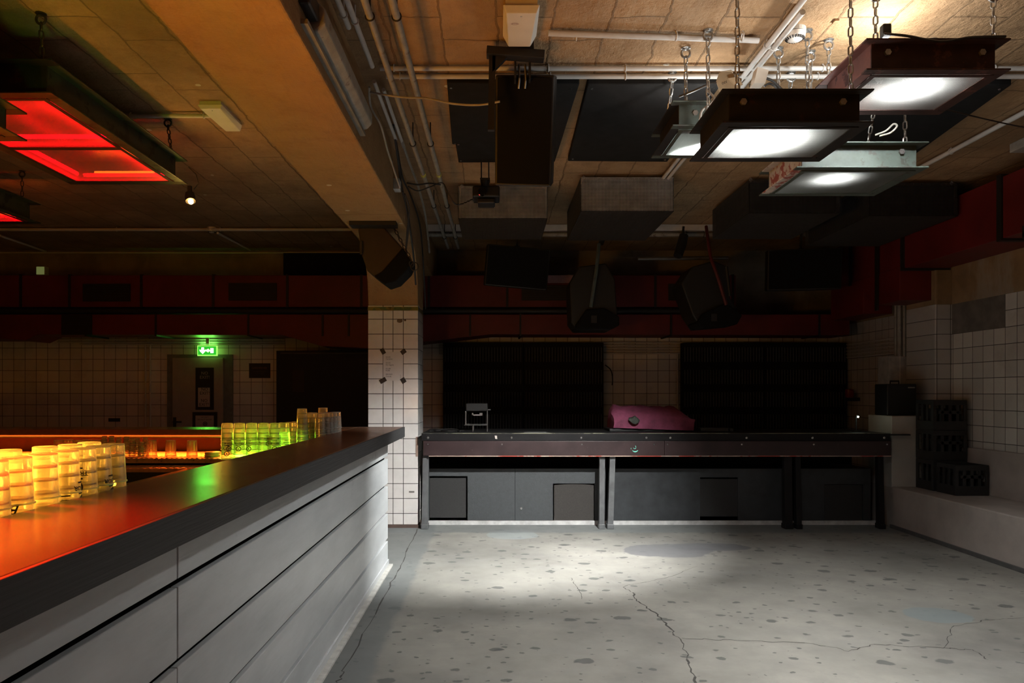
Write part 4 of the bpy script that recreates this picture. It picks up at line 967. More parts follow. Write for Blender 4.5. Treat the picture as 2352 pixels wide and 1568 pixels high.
dd = struct(MB().box(x(400), x(516), YS - .025, YS, .01, z(822)), 'door_1', plain('door_paint', (.36, .33, .3), .5, var=.08), 'pale steel door with black notices in the back wall', 'door', bevel=.004)
hm = MB(); hz = z(968); hm.box(x(402), x(409), YS - .032, YS - .024, hz - .08, hz + .06); hm.tube([(x(405), YS - .03, hz), (x(405), YS - .07, hz), (x(424), YS - .07, hz)], .01, 8); hm.build('door_handle', M_black, dd, smooth=True)
def poster(name, label, px0, px1, py0, py1, Y, bodymat, cat='sign'):
    t = thing(name, (P((px0 + px1) / 2, 0, Y).x, Y, P(0, py1, Y).z), label, cat)
    MB().box(P(px0, 0, Y).x, P(px1, 0, Y).x, Y, Y + .004, P(0, py1, Y).z, P(0, py0, Y).z).build('sheet', bodymat, t)
    return t
def wr(t, body, px, py, size, Y, mat, align='CENTER', squash=1.0):
    T_ = face_T(P(px, py, Y)) @ Matrix.Diagonal((squash, 1, 1, 1))
    return MB().text(body, size, T_, align=align).build('lettering', mat, t)
yp = YS - .031
t = poster('notice', 'tall black notice reading NO EXIT in the upper half of the door', 449, 491, 844, 941, yp, M_black, 'notice')
MB().box(P(455, 0, yp).x, P(482, 0, yp).x, yp - .002, yp, P(0, 934, yp).z, P(0, 890, yp).z).build('white_paper', M_paper, t)
for body, px, py, mat in (('NO', 470, 857, M_pale), ('EXIT!', 470, 866.5, M_pale), ('NO', 470, 894, M_ink), ('EXIT!', 470, 903, M_ink), ('NO', 469, 920, M_ink), ('EXIT!', 469, 929, M_ink)):
    wr(t, body, px, py, .058, yp - .0035, mat)
t = poster('notice', 'black framed paper notice low on the door', 442, 499, 946, 1003, yp, M_black, 'notice')
MB().box(P(449, 0, yp).x, P(491, 0, yp).x, yp - .002, yp, P(0, 1000, yp).z, P(0, 954, yp).z).build('white_paper', M_paper, t)
wr(t, 'NO EXIT', 470, 958, .026, yp - .0035, M_ink); wr(t, 'DO NOT ENTER', 470, 963.5, .026, yp - .0035, M_ink)
m = MB(); c = P(471, 973, yp - .004); m.ring(c, .026, .004, (0, 1, 0), 20, 6); m.box(c.x - .014, c.x - .006, c.y - .001, c.y, c.z - .016, c.z + .016); m.box(c.x + .006, c.x + .014, c.y - .001, c.y, c.z - .016, c.z + .016); m.box(c.x - .014, c.x + .014, c.y - .001, c.y, c.z - .004, c.z + .004); m.build('hand_symbol', M_ink, t)
t = poster('notice', 'small dark wall notice with faint red writing right of the door', 572, 621, 834, 868, YB - .006, M_black, 'notice')
wr(t, 'GARDEROBE', 596, 845, .036, YB - .0085, plain('faint_red_print', (.22, .1, .09), .7)); wr(t, 'CLOAKROOM', 596, 853, .026, YB - .0085, plain('faint_grey_print', (.08, .06, .055), .7))
wr(t, 'COAT CHECK', 596, 858, .02, YB - .0085, plain('faint_grey_print', (.08, .06, .055), .7))
one(MB().box(x(250), x(276), YB - .012, YB, z(968), z(960)), 'vent_slot', M_black, 'small black slot vent in the tiles left of the door', 'vent')
# exit sign
ex = thing('exit_sign', P(476, 817, 9.7), 'glowing green emergency exit sign above the door', 'exit sign')
ye = 9.72; a, b = P(453, 817, ye), P(498.5, 793, ye)
MB().box(a.x, b.x, ye, ye + .03, a.z, b.z).build('sign_body', emit('exit_green_edge', (.28, .9, .1), 1.6), ex, bevel=.004)
MB().box(a.x + .012, b.x - .012, ye - .004, ye, a.z + .014, b.z - .012).build('green_face', emit('exit_green', (.03, .55, .03), 1.0), ex)
E_w = emit('exit_white', (.75, 1, .4), 14)
cx, cz = a.x + .075, (a.z + b.z) / 2
m = MB(); m.prism([(cx - .016, cz + .04), (cx + .016, cz + .04), (cx + .016, cz + .004), (cx + .04, cz + .012), (cx + .036, cz - .006), (cx, cz - .042), (cx - .036, cz - .006), (cx - .04, cz + .012), (cx - .016, cz + .004)], ye - .008, ye - .004, 'xz'); m.build('arrow', E_w, ex)
cx = a.x + .175; m = MB(); m.ball((cx - .045, ye - .006, cz), .012, 10, 6, (1, .3, 1)); m.prism([(cx - .04, cz + .01), (cx - .028, cz + .024), (cx - .02, cz + .014), (cx - .006, cz + .008), (cx - .004, cz - .01), (cx - .02, cz - .008), (cx - .028, cz - .024), (cx - .036, cz - .012)], ye - .008, ye - .004, 'xz')
m.build('running_figure', E_w, ex)
m = MB(); m.box(cx + .004, cx + .042, ye - .008, ye - .004, cz - .03, cz + .032); m.build('door_symbol', E_w, ex)
m = MB(); m.box((a.x + b.x) / 2 - .02, (a.x + b.x) / 2 + .02, ye + .008, ye + .026, b.z, b.z + .11); m.build('hanger', M_white, ex)
lamp('exit_glow', 'AREA', (a.x + .12, ye - .02, cz), 1.6, (.06, 1, .02), (.22, .1), (a.x + .12, 0, cz))
lamp('exit_uplight', 'AREA', (a.x + .12, ye + .03, b.z + .012), .5, (.2, 1, .12), (.22, .05), (a.x + .12, ye + .03, 4))
# dark cloakroom cupboard right of the door
cb = thing('cloakroom_cupboard', (-2.3, 9.7, 0), 'tall black cupboard with sliding front right of the door', 'cupboard')
m = MB(); m.box(x(650), -1.32, 9.55, YB - .002, 0, 1.93); m.build('body', plain('matt_black_panel', (.010, .009, .008), .7), cb, bevel=.004)
m = MB(); m.box(x(660), -1.5, 9.53, 9.55, 1.89, 1.905); m.build('top_rail', plain('dull_rail', (.06, .05, .04), .5), cb)
m = MB(); m.box(x(686), x(712), 9.545, 9.55, P(0, 900, 9.55).z, P(0, 850, 9.55).z); m.build('faint_patch', plain('brown_patch', (.03, .017, .012), .7), cb)
# ribbed acoustic panels on the back wall behind the desk
gA2 = 'ribbed black panels on the back wall'
M_rib = plain('rib_edge', (.17, .175, .175), .6)
def ribbed(px0, px1, label, faint=False):
    Y = 9.66; t = thing('acoustic_absorber', (P((px0 + px1) / 2, 0, Y).x, Y, .02), label, 'acoustic panel', gA2)
    xa, xb = P(px0, 0, Y).x + .003, P(px1, 0, Y).x - .003; zt_ = P(0, 787, Y).z
    MB().box(xa, xb, Y, YB - .07, .02, zt_).build('panel', M_felt, t, bevel=.006)
    k = int((xb - xa - .06) / .0372)
    for pa, pb in ((797.5, 831), (849, 882), (900, 934), (951, 984), (1002, 1036), (1054, 1090)):
        za, zb = P(0, pb, Y).z, P(0, pa, Y).z; m = MB()
        for i in range(k + 1):
            xx = xa + .03 + (xb - xa - .06) * i / k; m.box(xx - .0022, xx + .0022, Y - .012, Y, za, zb)
        m.build('rib_row', M_rib, t)
ribbed(1017, 1202, 'ribbed black panel on the back wall nearest the pillar')
ribbed(1203, 1387, 'ribbed black panel left of the bare tiles over the pink cover')
ribbed(1567, 1756, 'ribbed black panel right of the bare tiles over the pink cover')
ribbed(1757, 1946, 'ribbed black panel in the corner at the right end of the back wall')
wires([P(1390, 838, 9.8), P(1403, 850, 9.8), P(1407, 870, 9.78), P(1406, 884, 9.75)], .008, 'short cable with a plug hanging on the bare tiles', group='wall cable')
x_p = P(1557, 0, 9.8).x
conduit([(x_p, 9.81, .9), (x_p, 9.81, 1.9)], .012, 'upright conduit on the bare tiles beside the ribbed panel')

# ------------------------------------------------------------------ desk
M_dk = plain('dark_red_board', (.034, .017, .018), .45, var=.35, scale=5, dirt=((.06, .045, .045), 30, .66))
M_dkb = plain('near_black_board', (.010, .009, .010), .5, var=.35, scale=5, spec=.25)
M_leg = plain('grey_painted_leg', (.12, .125, .13), .5, .2)
M_chip = plain('chipped_pale_edge', (.5, .36, .3), .6, var=.5, scale=4, dirt=((.4, .06, .04), 3, .5))
M_chip2 = plain('chipped_yellow_edge', (.3, .3, .2), .6, var=.5, scale=4, dirt=((.05, .05, .04), 2, .5))
yD = 7.39; xa, xb = -.763, 3.99
zr = lambda py: P(0, py, yD).z; xr = lambda px: P(px, 0, yD).x
dk = thing('dj_desk', (1.6, 7.8, 0), 'long dark red performance desk with bolted front boards along the back wall', 'desk')
MB().box(xa, xb, yD + .02, 8.35, zr(995) - .03, zr(995)).build('desk_top', M_black, dk, bevel=.003)
def board(x0, x1, y0, y1, z0, z1, mat, bolts, name):
    o = MB().box(x0, x1, y0, y1, z0, z1).build(name, mat, dk, bevel=.0025)
    for bx_, bz_, r in bolts:
        m = MB(); m.lathe([(.0005, .006), (r * .6, .006), (r, .002), (r, 0), (.0005, 0)], (0, 0, 0), 12, Matrix.Translation((bx_, y0, bz_)) @ Matrix.Rotation(PI / 2, 4, 'X')); m.build('bolt', M_screw, o, smooth=True)
    return o
board(xa, xb, yD, yD + .02, zr(1012), zr(995) - .002, M_dkb, [(xr(p), zr(1005), .012) for p in (983, 1175, 1335, 1485, 1540, 1715, 1866, 2031)], 'upper_front_board')
board(xa + .02, xr(1526) - .002, yD - .012, yD + .02, zr(1046), zr(1012) - .002, M_dk, [(xr(p), zr(1020), .009) for p in (983, 1153, 1336, 1502)], 'lower_front_board')
board(xr(1526) + .002, xb, yD - .012, yD + .02, zr(1046), zr(1012) - .002, M_dk, [(xr(p), zr(1020), .009) for p in (1533, 1703, 1868, 2036)], 'lower_front_board')
MB().box(xr(985), xb, yD - .013, yD + .02, zr(1048), zr(1046)).build('bottom_edge', M_chip, dk)
MB().box(xa, xb, yD - .001, yD + .03, zr(995) - .002, zr(995) + .0015).build('top_edge', M_chip2, dk)
m = MB(); Tm = face_T(P(1457, 1032, yD - .0135))
def arc(cx, cz, R, a0, a1, wd, n=8):
    vs = []
    for i in range(n + 1):
        a = a0 + (a1 - a0) * i / n; ww = wd * (.35 + .65 * math.sin(PI * i / n))
        for s in (-1, 1): vs.append((cx + (R + s * ww / 2) * math.cos(a), cz + (R + s * ww / 2) * math.sin(a), 0))
    m.add(vs, [(2 * i, 2 * i + 1, 2 * i + 3, 2 * i + 2) for i in range(n)], Tm)
arc(.008, .012, .034, math.radians(215), math.radians(325), .010); arc(.004, .022, .014, math.radians(190), math.radians(350), .005); arc(-.004, .024, .02, math.radians(-10), math.radians(50), .005); arc(-.02, .01, .014, math.radians(150), math.radians(210), .005)
m.build('smiley_scrawl', plain('turquoise_paint', (.2, .75, .6), .6), dk)
m = MB(); a = P(1139, 1004, yD - .002); m.add([(a.x - .008, a.y, a.z - .014), (a.x + .014, a.y, a.z - .018), (a.x + .01, a.y, a.z + .016), (a.x - .012, a.y, a.z + .018)], [(0, 1, 2, 3)]); m.build('tape_scrap', M_paper, dk)
def leg(px0, px1, py0, px0b, px1b, mat):
    x0_, x1_, x0b, x1b = xr(px0), xr(px1), xr(px0b), xr(px1b); m = MB()
    z1 = zr(py0)
    for (ya, yb_) in ((yD + .03, yD + .09),):
        vs = [(x0b, ya - .02, 0), (x1b, ya - .02, 0), (x1b, yb_, 0), (x0b, yb_, 0), (x0_, ya, z1), (x1_, ya, z1), (x1_, yb_, z1), (x0_, yb_, z1)]
        m.add(vs, [(0, 1, 2, 3), (4, 5, 6, 7), (0, 1, 5, 4), (1, 2, 6, 5), (2, 3, 7, 6), (3, 0, 4, 7)])
    o = m.build('leg', mat, dk, bevel=.002)
    MB().box(x0b - .006, x1b + .006, yD, yD + .1, 0, .05).build('foot', mat, o, bevel=.006)
leg(970, 984, 1046, 968, 982, M_leg); leg(1378, 1391, 1046, 1377, 1389, M_leg); leg(1402, 1415, 1046, 1396, 1409, M_leg)
leg(1804, 1822, 1046, 1804, 1822, M_dkb); leg(1830, 1842, 1046, 1831, 1843, M_dkb); leg(2020, 2033, 1046, 2022, 2034, M_dkb)
MB().box(xa + .05, xa + .09, yD + .1, 8.3, zr(995) - .13, zr(995) - .03).build('cross_rail', M_black, dk); MB().box(xb - .1, xb - .06, yD + .1, 8.3, zr(995) - .13, zr(995) - .03).build('cross_rail', M_black, dk)
one(MB().box(P(2045, 0, 7.4).x, 4.2, 7.40, 7.46, P(0, 1000, 7.4).z, P(0, 997, 7.4).z + .0), 'steel_rail', M_black, 'thin black rail from the desk end to the pale pier', 'rail')
# bass cabinets under the desk
M_sub = plain('textured_grey_paint', (.05, .056, .06), .55, var=.15, scale=40, bump=.6)
M_sub2 = plain('worn_dark_paint', (.032, .036, .04), .5, var=.3, scale=8)
M_subg = plain('grey_brown_grille', (.04, .036, .033), .8, bump=.5, scale=90)
M_subg2 = plain('black_grille', (.03, .03, .03), .8, bump=.5, scale=90)
yS = 7.64; zs_ = lambda py: P(0, py, yS).z; xs_ = lambda px: P(px, 0, yS).x
gSub = 'bass cabinets under the desk'
def sub(px0, px1, op, label, mat, gmat, curve=False, seams=(), gin=(2, -4, 8, -8)):
    x0_, x1_ = xs_(px0) + .002, xs_(px1) - .002; zb, zt2 = .045, zs_(1076); a0, a1, b0, b1 = xs_(op[0]), xs_(op[1]), zs_(op[3]), zs_(op[2])
    t = thing('bass_cabinet', ((x0_ + x1_) / 2, 7.9, 0), label, 'bass cabinet', gSub)
    m = MB(); q = .02
    if a0 - x0_ > .004: m.box(x0_, a0, yS, yS + q, zb, zt2)
    if x1_ - a1 > .004: m.box(a1, x1_, yS, yS + q, zb, zt2)
    m.box(a0, a1, yS, yS + q, b1, zt2)
    if b0 - zb > .004: m.box(a0, a1, yS, yS + q, zb, b0)
    m.build('front_panel', mat, t)
    m = MB(); m.box(x0_, x0_ + .02, yS + q, yS + .5, zb, zt2); m.box(x1_ - .02, x1_, yS + q, yS + .5, zb, zt2); m.box(x0_, x1_, yS + q, yS + .5, zt2 - .02, zt2); m.box(x0_, x1_, yS + .3, yS + .5, zb, zt2 - .02); m.build('carcass', M_black, t)
    gm = MB(); c0, c1, d0, d1 = xs_(op[0] + gin[0]), xs_(op[1] + gin[1]), zs_(op[3] + gin[3]), zs_(op[2] + gin[2])
    if curve:
        pts = [(c0, d0), (c1, d0), (c1, d1 - .012)] + [(c1 + (c0 - c1) * i / 8, d1 - .012 + .016 * math.sin(PI * i / 8)) for i in range(1, 8)] + [(c0, d1 - .012)]
        gm.prism(pts, yS + .012, yS + .03, 'xz')
    else: gm.box(c0, c1, yS + .012, yS + .03, d0, d1)
    gm.build('grille', gmat, t)
    for sx in seams:
        m = MB(); m.box(xs_(sx) - .003, xs_(sx) + .003, yS - .0015, yS + .005, zb, zt2); m.build('panel_joint', M_black, t)
    return t
s1 = sub(978, 1183, (986, 1074, 1093, 1197), 'first bass cabinet from the pillar, grille at its left', M_sub, M_subg2, gin=(1, -4, 5, -8))
s2 = sub(1183, 1392, (1270, 1366, 1110, 1199), 'second bass cabinet from the pillar, brownish grille at its right', M_sub, M_subg, True, gin=(3, -2, 2, 0))
m = MB(); c = P(1197, 1167, yS); m.lathe([(.0005, .012), (.012, .01), (.016, 0), (.0005, 0)], (0, 0, 0), 14, Matrix.Translation(c) @ Matrix.Rotation(PI / 2, 4, 'X')); m.build('lock', M_screw, s2, smooth=True)
sub(1400, 1818, (1608, 1695, 1096, 1196), 'wide bass cabinet behind the middle legs of the desk', M_sub2, M_subg2, gin=(0, 0, 4, -10))
sub(1828, 2000, (1893, 1982, 1112, 1200), 'bass cabinet at the dark right end of the desk', M_sub2, M_subg2, gin=(1, -1, 1, -1))
struct(MB().box(xs_(975), 4.03, yS - .006, yS + .02, 0, .043), 'baseboard_back', plain('pale_metal_strip', (.62, .62, .62), .4, .3), 'pale strip along the floor under the bass cabinets', 'baseboard')
struct(MB().box(-.8, 4.05, 8.32, 8.4, 0, .9), 'partition_1', M_dkb, 'dark rear panel closing the space under the desk', 'panel')
# things on the desk
zd = zr(995)
st = thing('equipment_stand', (-.25, 7.9, zd), 'thin wire laptop stand on the desk beside the pillar', 'stand')
yy = 7.75; E = lambda px, py: P(px, py, yy)
zoff = zd - P(0, 991, yy).z
m = MB()
for a, b in (((1119, 941), (1119, 991)), ((1069, 945), (1069, 975)), ((1086, 978), (1086, 991)), ((1066, 976), (1119, 976)), ((1107, 942), (1127, 941))):
    p, q = E(*a), E(*b); m.tube([p, q], .004, 6)
    m.tube([p + Vector((0, .22, 0)), q + Vector((0, .22, 0))], .004, 6)
for c in ((1119, 976), (1069, 975), (1119, 945), (1069, 945)): p = E(*c); m.tube([p, p + Vector((0, .22, 0))], .004, 6)
m.build('wire_frame', M_steel, st)
p0, p1 = E(1070, 925), E(1120, 950)
one(MB().box(p0.x, p1.x, yy - .01, yy + .24, E(0, 945).z + .004, E(0, 926).z), 'mixer', M_cab, 'small black mixer resting on the wire stand', 'mixer', bevel=.008)
m = MB(); a, b = E(1084, 954), E(1108, 948); m.box(a.x, b.x, yy - .022, yy - .012, a.z, a.z + .012); m.box(a.x, a.x + .014, yy - .022, yy + .0, a.z, b.z); m.box(b.x - .03, b.x, yy - .022, yy + .0, a.z + .008, b.z); m.build('front_handle', M_steel, st)
# pink cover
yc = 7.72; PC = lambda px, py: P(px, py, yc)
pc = thing('covered_mixer', P(1500, 992, yc), 'equipment under a pink cloth cover on the desk', 'covered equipment')
M_pink = plain('pink_cloth', (.28, .065, .13), .85, var=.3, scale=12, bump=.4)
def cover():
    m = MB(); nx, ns = 26, 14
    xl, xr_ = PC(1408, 0).x, PC(1594, 0).x; zb = zd + .012; vs = []
    prof_ = [(0, .0), (.0, .35), (.02, .52), (.06, .66), (.14, .8), (.25, .93), (.36, 1.0), (.5, 1.0), (.58, .9), (.6, .5), (.6, 0)]
    for i in range(nx + 1):
        u = i / nx; xx = xl + (xr_ - xl) * u
        for k, (dy, hz_) in enumerate(prof_):
            hh = .262 * (1 - .07 * u) * (1 - .55 * max(0, (u - .86) / .14) ** 1.3 * (k > 2) * .7); hh *= 1 if u > .03 else .85
            wob = .008 * math.sin(i * 1.3 + k * .9) + .006 * math.sin(i * .6 - k * 1.7)
            tilt = .03 * (1 - u) if k in (0, 1) else 0
            vs.append((xx + .01 * math.sin(k * 1.1 + u * 5) + (k > 3) * -.03 * u, yc - .03 + dy * .62 + wob, zb + hz_ * hh + (tilt if k == 0 else 0) + wob * (hz_ > .3)))
    K = len(prof_); fs = [(i * K + k, (i + 1) * K + k, (i + 1) * K + k + 1, i * K + k + 1) for i in range(nx) for k in range(K - 1)]
    fs += [tuple(range(K)), tuple(nx * K + k for k in range(K))]
    m.add(vs, fs); return m
cover().build('cloth_cover', M_pink, pc, smooth=True)
m = MB(); m.box(PC(1400, 0).x, PC(1592, 0).x, yc, yc + .4, zd, zd + .03); m.build('equipment_base', M_black, pc, bevel=.006)
m = MB(); random.seed(3); c = P(1456, 964, 7.66)
vs = [c + Vector((0, -.02, .035))]
for ring_, rr in ((1, .5), (2, 1.0)):
    for j in range(10):
        a = 2 * PI * j / 10; vs.append(c + Vector((math.cos(a) * .055 * rr * random.uniform(.8, 1.15), .012 * ring_ * random.uniform(.3, 1.2) - .015 + .025 * math.sin(a) * rr, math.sin(a) * .035 * rr * random.uniform(.8, 1.15) + .01 * random.uniform(-1, 1))))
fs = [(0, 1 + j, 1 + (j + 1) % 10) for j in range(10)] + [(1 + j, 11 + j, 11 + (j + 1) % 10, 1 + (j + 1) % 10) for j in range(10)]
m.add(vs, fs); o = one(m, 'rag', plain('grey_green_cloth', (.1, .115, .1), .9), 'crumpled grey rag lying on the pink cover', 'rag', smooth=True)
sd = o.modifiers.new('thick', 'SOLIDIFY'); sd.thickness = .006
m = MB(); m.box(P(1608, 0, 7.8).x, P(1672, 0, 7.8).x, 7.78, 7.9, zd, zd + .035); m.box(P(1676, 0, 7.8).x, P(1684, 0, 7.8).x, 7.79, 7.9, zd, zd + .032); one(m, 'rack_unit', plain('grey_rack_unit', (.05, .06, .065), .5), 'flat grey rack unit on the desk right of the pink cover', 'rack unit', bevel=.004)
m = MB(); p = P(1230, 992, 7.55); m.add([(p.x - .12, 7.47, zd + .002), (p.x + .14, 7.47, zd + .002), (p.x + .1, 7.62, zd + .004), (p.x - .12, 7.62, zd + .003)], [(0, 1, 2, 3)]); o = one(m, 'paper_sheet', plain('grey_paper', (.14, .14, .14), .8), 'grey sheet of paper lying on the desk edge', 'paper'); o.modifiers.new('thick', 'SOLIDIFY').thickness = .001
wires([(-.7, 7.6, zd + .012), (-.6, 7.7, zd + .01), (-.5, 7.62, zd + .01), (-.35, 7.75, zd + .01)], .007, 'coiled black cable on the desk beside the pillar', group='desk cables')
wires([(-.72, 7.75, zd + .012), (-.62, 7.62, zd + .028), (-.45, 7.72, zd + .026), (-.38, 7.6, zd + .01)], .007, 'black cable crossing another on the desk corner beside the pillar', group='desk cables')
# work light, red lamp at the right end
wl = thing('desk_lamp', (P(1971, 0, 7.7).x, 7.7, zd), 'small black lamp with a bright white point at the right desk end', 'lamp')
c = P(1971, 957, 7.62)
m = MB(); m.tube([(c.x + .03, 7.72, zd), (c.x + .03, 7.72, c.z), (c.x + .01, 7.66, c.z + .01)], .008, 8); m.lathe([(.0005, .015), (.05, .01), (.05, 0), (.0005, 0)], (c.x + .03, 7.72, zd), 16); m.build('stand', M_black, wl, smooth=True)
m = MB(); m.ball(c, .008); m.build('bulb', emit('white_point', (.85, 1, .8), 60), wl)
rl = thing('fire_alarm', P(1951, 915, 9.4), 'small red alarm lamp on the wall at the right corner', 'alarm lamp')
c = P(1951, 903, 9.4); MB().lathe([(.0005, -.06), (.045, -.055), (.055, -.02), (.05, .05), (.0005, .06)], c, 16).build('red_shell', plain('red_plastic', (.25, .01, .01), .3), rl, smooth=True)
MB().box(c.x - .02, XR - .002, c.y - .03, c.y + .03, c.z - .1, c.z - .055).build('bracket', M_black, rl)

# ------------------------------------------------------------------ right side
# conduits, wall box and pipes in the far right corner
for i, py in enumerate((783, 791, 799, 807, 815)):
    zz = P(0, py, 9.0).z
    conduit([(XR - .03, 8.10, zz), (XR - .03, 9.75, zz)], .012, '%s of five parallel conduits on the side wall past the pilaster' % names5[i], group='conduits in the right corner')
for i, (px, r) in enumerate(((2058, .02), (2066, .03), (2077, .018))):
    yq = 8.03 + .12 - i * .05; xx = P(px, 0, yq).x
    conduit([(xx, yq, 1.78), (xx, yq, 2.6)], r, '%s upright pipe beside the pilaster' % ['left', 'middle', 'right'][i], 'pipe', M_pipe, 'upright pipes beside the pilaster', name='pipe')
wb = thing('meter_box', (4.4, 8.15, 1.5), 'narrow pale metal box below the pipes beside the pilaster', 'meter box')
a, b = P(2037, 880, 8.1), P(2079, 818, 8.1); MB().box(a.x, b.x, 8.06, 8.3, 1.2, b.z).build('case', plain('pale_metal', (.4, .38, .35), .5), wb, bevel=.005)
MB().box(a.x + .12, a.x + .126, 8.055, 8.06, 1.2, b.z).build('door_joint', plain('bright_joint', (.6, .58, .5), .4), wb)
tb = thing('tool_case', (4.2, 7.7, 1.145), 'black tool case with a handle standing on the pale pier', 'tool case')
MB().box(4.06, 4.365, 7.58, 7.84, 1.146, 1.475).build('case_body', M_cab, tb, bevel=.012, seg=3)
m = MB(); m.tube([(4.16, 7.71, 1.47), (4.16, 7.71, 1.505), (4.25, 7.71, 1.505), (4.25, 7.71, 1.47)], .009, 8); m.build('handle', M_black, tb, smooth=True)
m = MB(); m.box(4.1, 4.34, 7.574, 7.58, 1.42, 1.455); m.build('lid_band', M_black, tb)
m = MB(); m.box(4.27, 4.34, 7.570, 7.574, 1.43, 1.442); m.build('label_strip', M_pale, tb)
M_crate = plain('black_crate_plastic', (.018, .018, .018), .5)
def crate(x0, y0, z0, label, w=.33, d=.30, h=.295, grp='black bottle crates on the bench'):
    t = thing('bottle_crate', (x0 + w / 2, y0 + d / 2, z0), label, 'crate', grp)
    m = MB(); q = .012
    for (a, b, c, e) in ((0, w, 0, q), (0, w, d - q, d)):
        m.box(x0 + a, x0 + b, y0 + c, y0 + e, z0, z0 + .09); m.box(x0 + a, x0 + b, y0 + c, y0 + e, z0 + h - .05, z0 + h)
        for k in range(5): xx = x0 + (w - .03) * k / 4; m.box(xx, xx + .03, y0 + c, y0 + e, z0 + .09, z0 + h - .05)
        m.box(x0 + .05, x0 + w - .05, y0 + c, y0 + e, z0 + .16, z0 + .19)
    for (a, e) in ((0, q), (w - q, w)):
        m.box(x0 + a, x0 + e, y0 + q, y0 + d - q, z0, z0 + .09); m.box(x0 + a, x0 + e, y0 + q, y0 + d - q, z0 + h - .04, z0 + h)
        for k in range(4): yv = y0 + q + (d - 2 * q - .03) * k / 3; m.box(x0 + a, x0 + e, yv, yv + .03, z0 + .09, z0 + h - .04)
    m.build('crate_walls', M_crate, t, bevel=.002)
    m = MB(); m.box(x0 + q, x0 + w - q, y0 + q, y0 + d - q, z0, z0 + .012)
    for k in range(1, 4): xx = x0 + w * k / 4; m.box(xx - .003, xx + .003, y0 + q, y0 + d - q, z0 + .012, z0 + h - .09)
    m.build('bottle_grid', M_crate, t)
for k in range(3): crate(4.275, 7.14, .421 + k * .297, '%s crate of the tall stack against the wall plinth' % ['lowest', 'middle', 'topmost'][k])
crate(4.285, 6.81, .421, 'single crate on the bench in front of the tall stack', .31, .3, .285)
crate(4.135 + .0, 7.14, 10, 'x') if False else None
# set list on the pillar
pp = thing('set_list', P(903, 874, 7.476), 'white paper set list taped to the tiled pillar', 'paper notice')
yq = 7.4775
MB().box(P(880, 0, yq).x, P(926, 0, yq).x, yq - .0006, yq, P(0, 874, yq).z, P(0, 808, yq).z).build('sheet', plain('white_paper', (.58, .55, .53), .8, var=.03), pp)
for body, py in (('02-03', 820), ('Ceramic', 824.3), ('03-05', 833.3), ('DJ Gigola', 837.8), ('05-08', 846.5), ('KDB', 850.8), ('08-END', 859.5), ('Oneda', 864.3)):
    wr(pp, body, 886, py, .021, yq - .001, M_ink, 'LEFT', 1.0)
m = MB(); m.text('TRESOR', .012, face_T(P(920, 865, yq - .001), (0, 0, 1), (-1, 0, 0))); m.build('lettering', plain('grey_print', (.22, .2, .19), .7), pp)
for px, py, an, L, Wd in ((879.5, 806.5, -60, .06, .042), (926.5, 807.5, 35, .055, .045), (879.5, 873.5, 30, .07, .045), (926.2, 873.5, -58, .055, .048)):
    m = MB(); m.box(-L / 2, L / 2, -Wd / 2, Wd / 2, 0, .0006, face_T(P(px, py, yq - .0012)) @ Matrix.Rotation(math.radians(an), 4, 'Z')); m.build('black_tape', M_black, pp)
# things lying on the lamp frames
cbx = thing('cardboard_box', (1.25, 3.9, 2.98), 'torn brown cardboard box perched among the white lamp frames', 'cardboard box')
M_card = plain('cardboard', (.34, .25, .15), .85, var=.12)
yk = 4.02; K = lambda a, b, dy=0: P(a, b, yk + dy)
def slab(pts, th, name, par, mat):
    n = (pts[1] - pts[0]).cross(pts[2] - pts[0]).normalized() * th; k = len(pts); m = MB()
    m.add([p for p in pts] + [p + n for p in pts], [tuple(range(k)), tuple(range(k, 2 * k))[::-1]] + [(i, (i + 1) % k, (i + 1) % k + k, i + k) for i in range(k)]); return m.build(name, mat, par)
slab([K(1646, 188), K(1654, 166), K(1680, 164), K(1688, 176), K(1704, 180), K(1700, 205), K(1655, 215)], .006, 'front_panel', cbx, M_card)
slab([K(1654, 166), K(1680, 162), K(1684, 168, .16), K(1660, 172, .16)], .004, 'top_flap', cbx, M_card)
slab([K(1670, 180, -.03), K(1696, 176, -.05), K(1706, 195, -.02), K(1690, 200, -.02)], .004, 'loose_flap', cbx, M_card)
slab([K(1646, 188), K(1654, 166), K(1660, 172, .16), K(1650, 196, .16)], .004, 'side_panel', cbx, M_card)
slab([K(1655, 222, 0), K(1700, 206, 0), K(1704, 208, .16), K(1660, 224, .16)], .004, 'bottom_panel', cbx, M_card)
m = MB(); T_ = face_T(K(1664, 190, -.008), (1, 0, .45), (-.45, 0, 1)); m.text('INV', .02, T_); m.build('printed_mark', M_ink, cbx)
fb = thing('dimmer_box', (1.4, 4.0, 2.95), 'white slotted power box with a red lamp lying on the black lamp frame', 'power box')
yk = 4.0
q = [K(1722, 203), K(1730, 166), K(1755, 174), K(1747, 203)]
slab(q, -.07, 'case', fb, M_white)
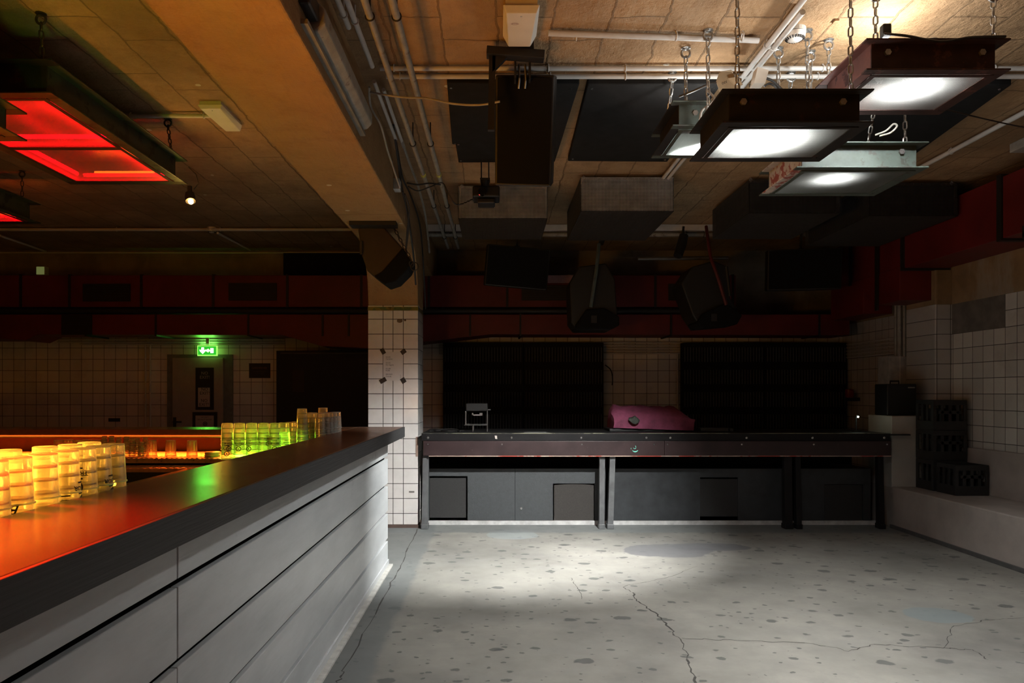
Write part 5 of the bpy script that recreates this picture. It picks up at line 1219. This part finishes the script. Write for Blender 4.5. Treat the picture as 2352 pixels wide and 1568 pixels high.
slab([K(1728, 183, -.003), K(1732, 172, -.003), K(1749, 177, -.003), K(1744, 190, -.003)], -.002, 'label_panel', fb, M_card)
m = MB()
for k in range(8): a, b = K(1722 + k * 3, 193 + k * 0.4, -.004), K(1721.3 + k * 3, 200, -.004); m.bar(a, b, .003, .004)
m.build('vent_slots', M_black, fb)
m = MB(); m.ball(K(1736, 164.5, .02), .009); m.build('indicator', emit('red_power_lamp', (1, .03, .03), 3), fb)
wires([K(1755, 178), K(1775, 186), K(1790, 200), K(1798, 208)], .007, 'black power cable curving from the white power box over the frame', group='cables over the lamp frames')
wires([K(1755, 198), K(1768, 192), K(1780, 198), K(1788, 207)], .006, 'second black cable looping behind the white power box', group='cables over the lamp frames')
wires([P(1560, 222, 4.05), P(1590, 210, 4.0), P(1625, 195, 3.95), P(1645, 190, 3.95)], .006, 'black cable arching over the small green lamp frame', group='cables over the lamp frames')
wires([P(1608, 275, 3.8), P(1612, 255, 3.85), P(1630, 240, 3.9), P(1640, 225, 3.95), P(1625, 208, 4.0)], .007, 'white cable looping down beside the small green lamp frame', M_wcable, group='cables over the lamp frames')
wires([P(2010, 310, 4.02), P(2035, 300, 4.0), P(2052, 285, 3.98), P(2060, 290, 3.98), P(2045, 305, 4.0), P(2020, 312, 4.02)], .005, 'pale cable loop above the mottled green lamp frame', M_wcable, group='cables over the lamp frames')
wires([P(2030, 78, 3.42), P(2080, 82, 3.42), P(2160, 95, 3.42), P(2230, 86, 3.42), P(2310, 84, 3.42)], .006, 'black cable draped along the top of the rusty red lamp frame', group='cables over the lamp frames')
pl = MB(); c = P(2034, 72, 3.46); pl.box(c.x - .02, c.x + .02, 3.44, 3.48, c.z - .03, c.z + .03); one(pl, 'padlock', M_black, 'small black padlock on the chain of the rusty red lamp frame', 'padlock', bevel=.006)
wires([P(2175, 252, 3.98), P(2270, 275, 4.3), P(2352, 292, 4.6), P(2420, 300, 4.8)], .004, 'thin black cable trailing from the rusty lamp frame towards the duct', group='cables over the lamp frames')
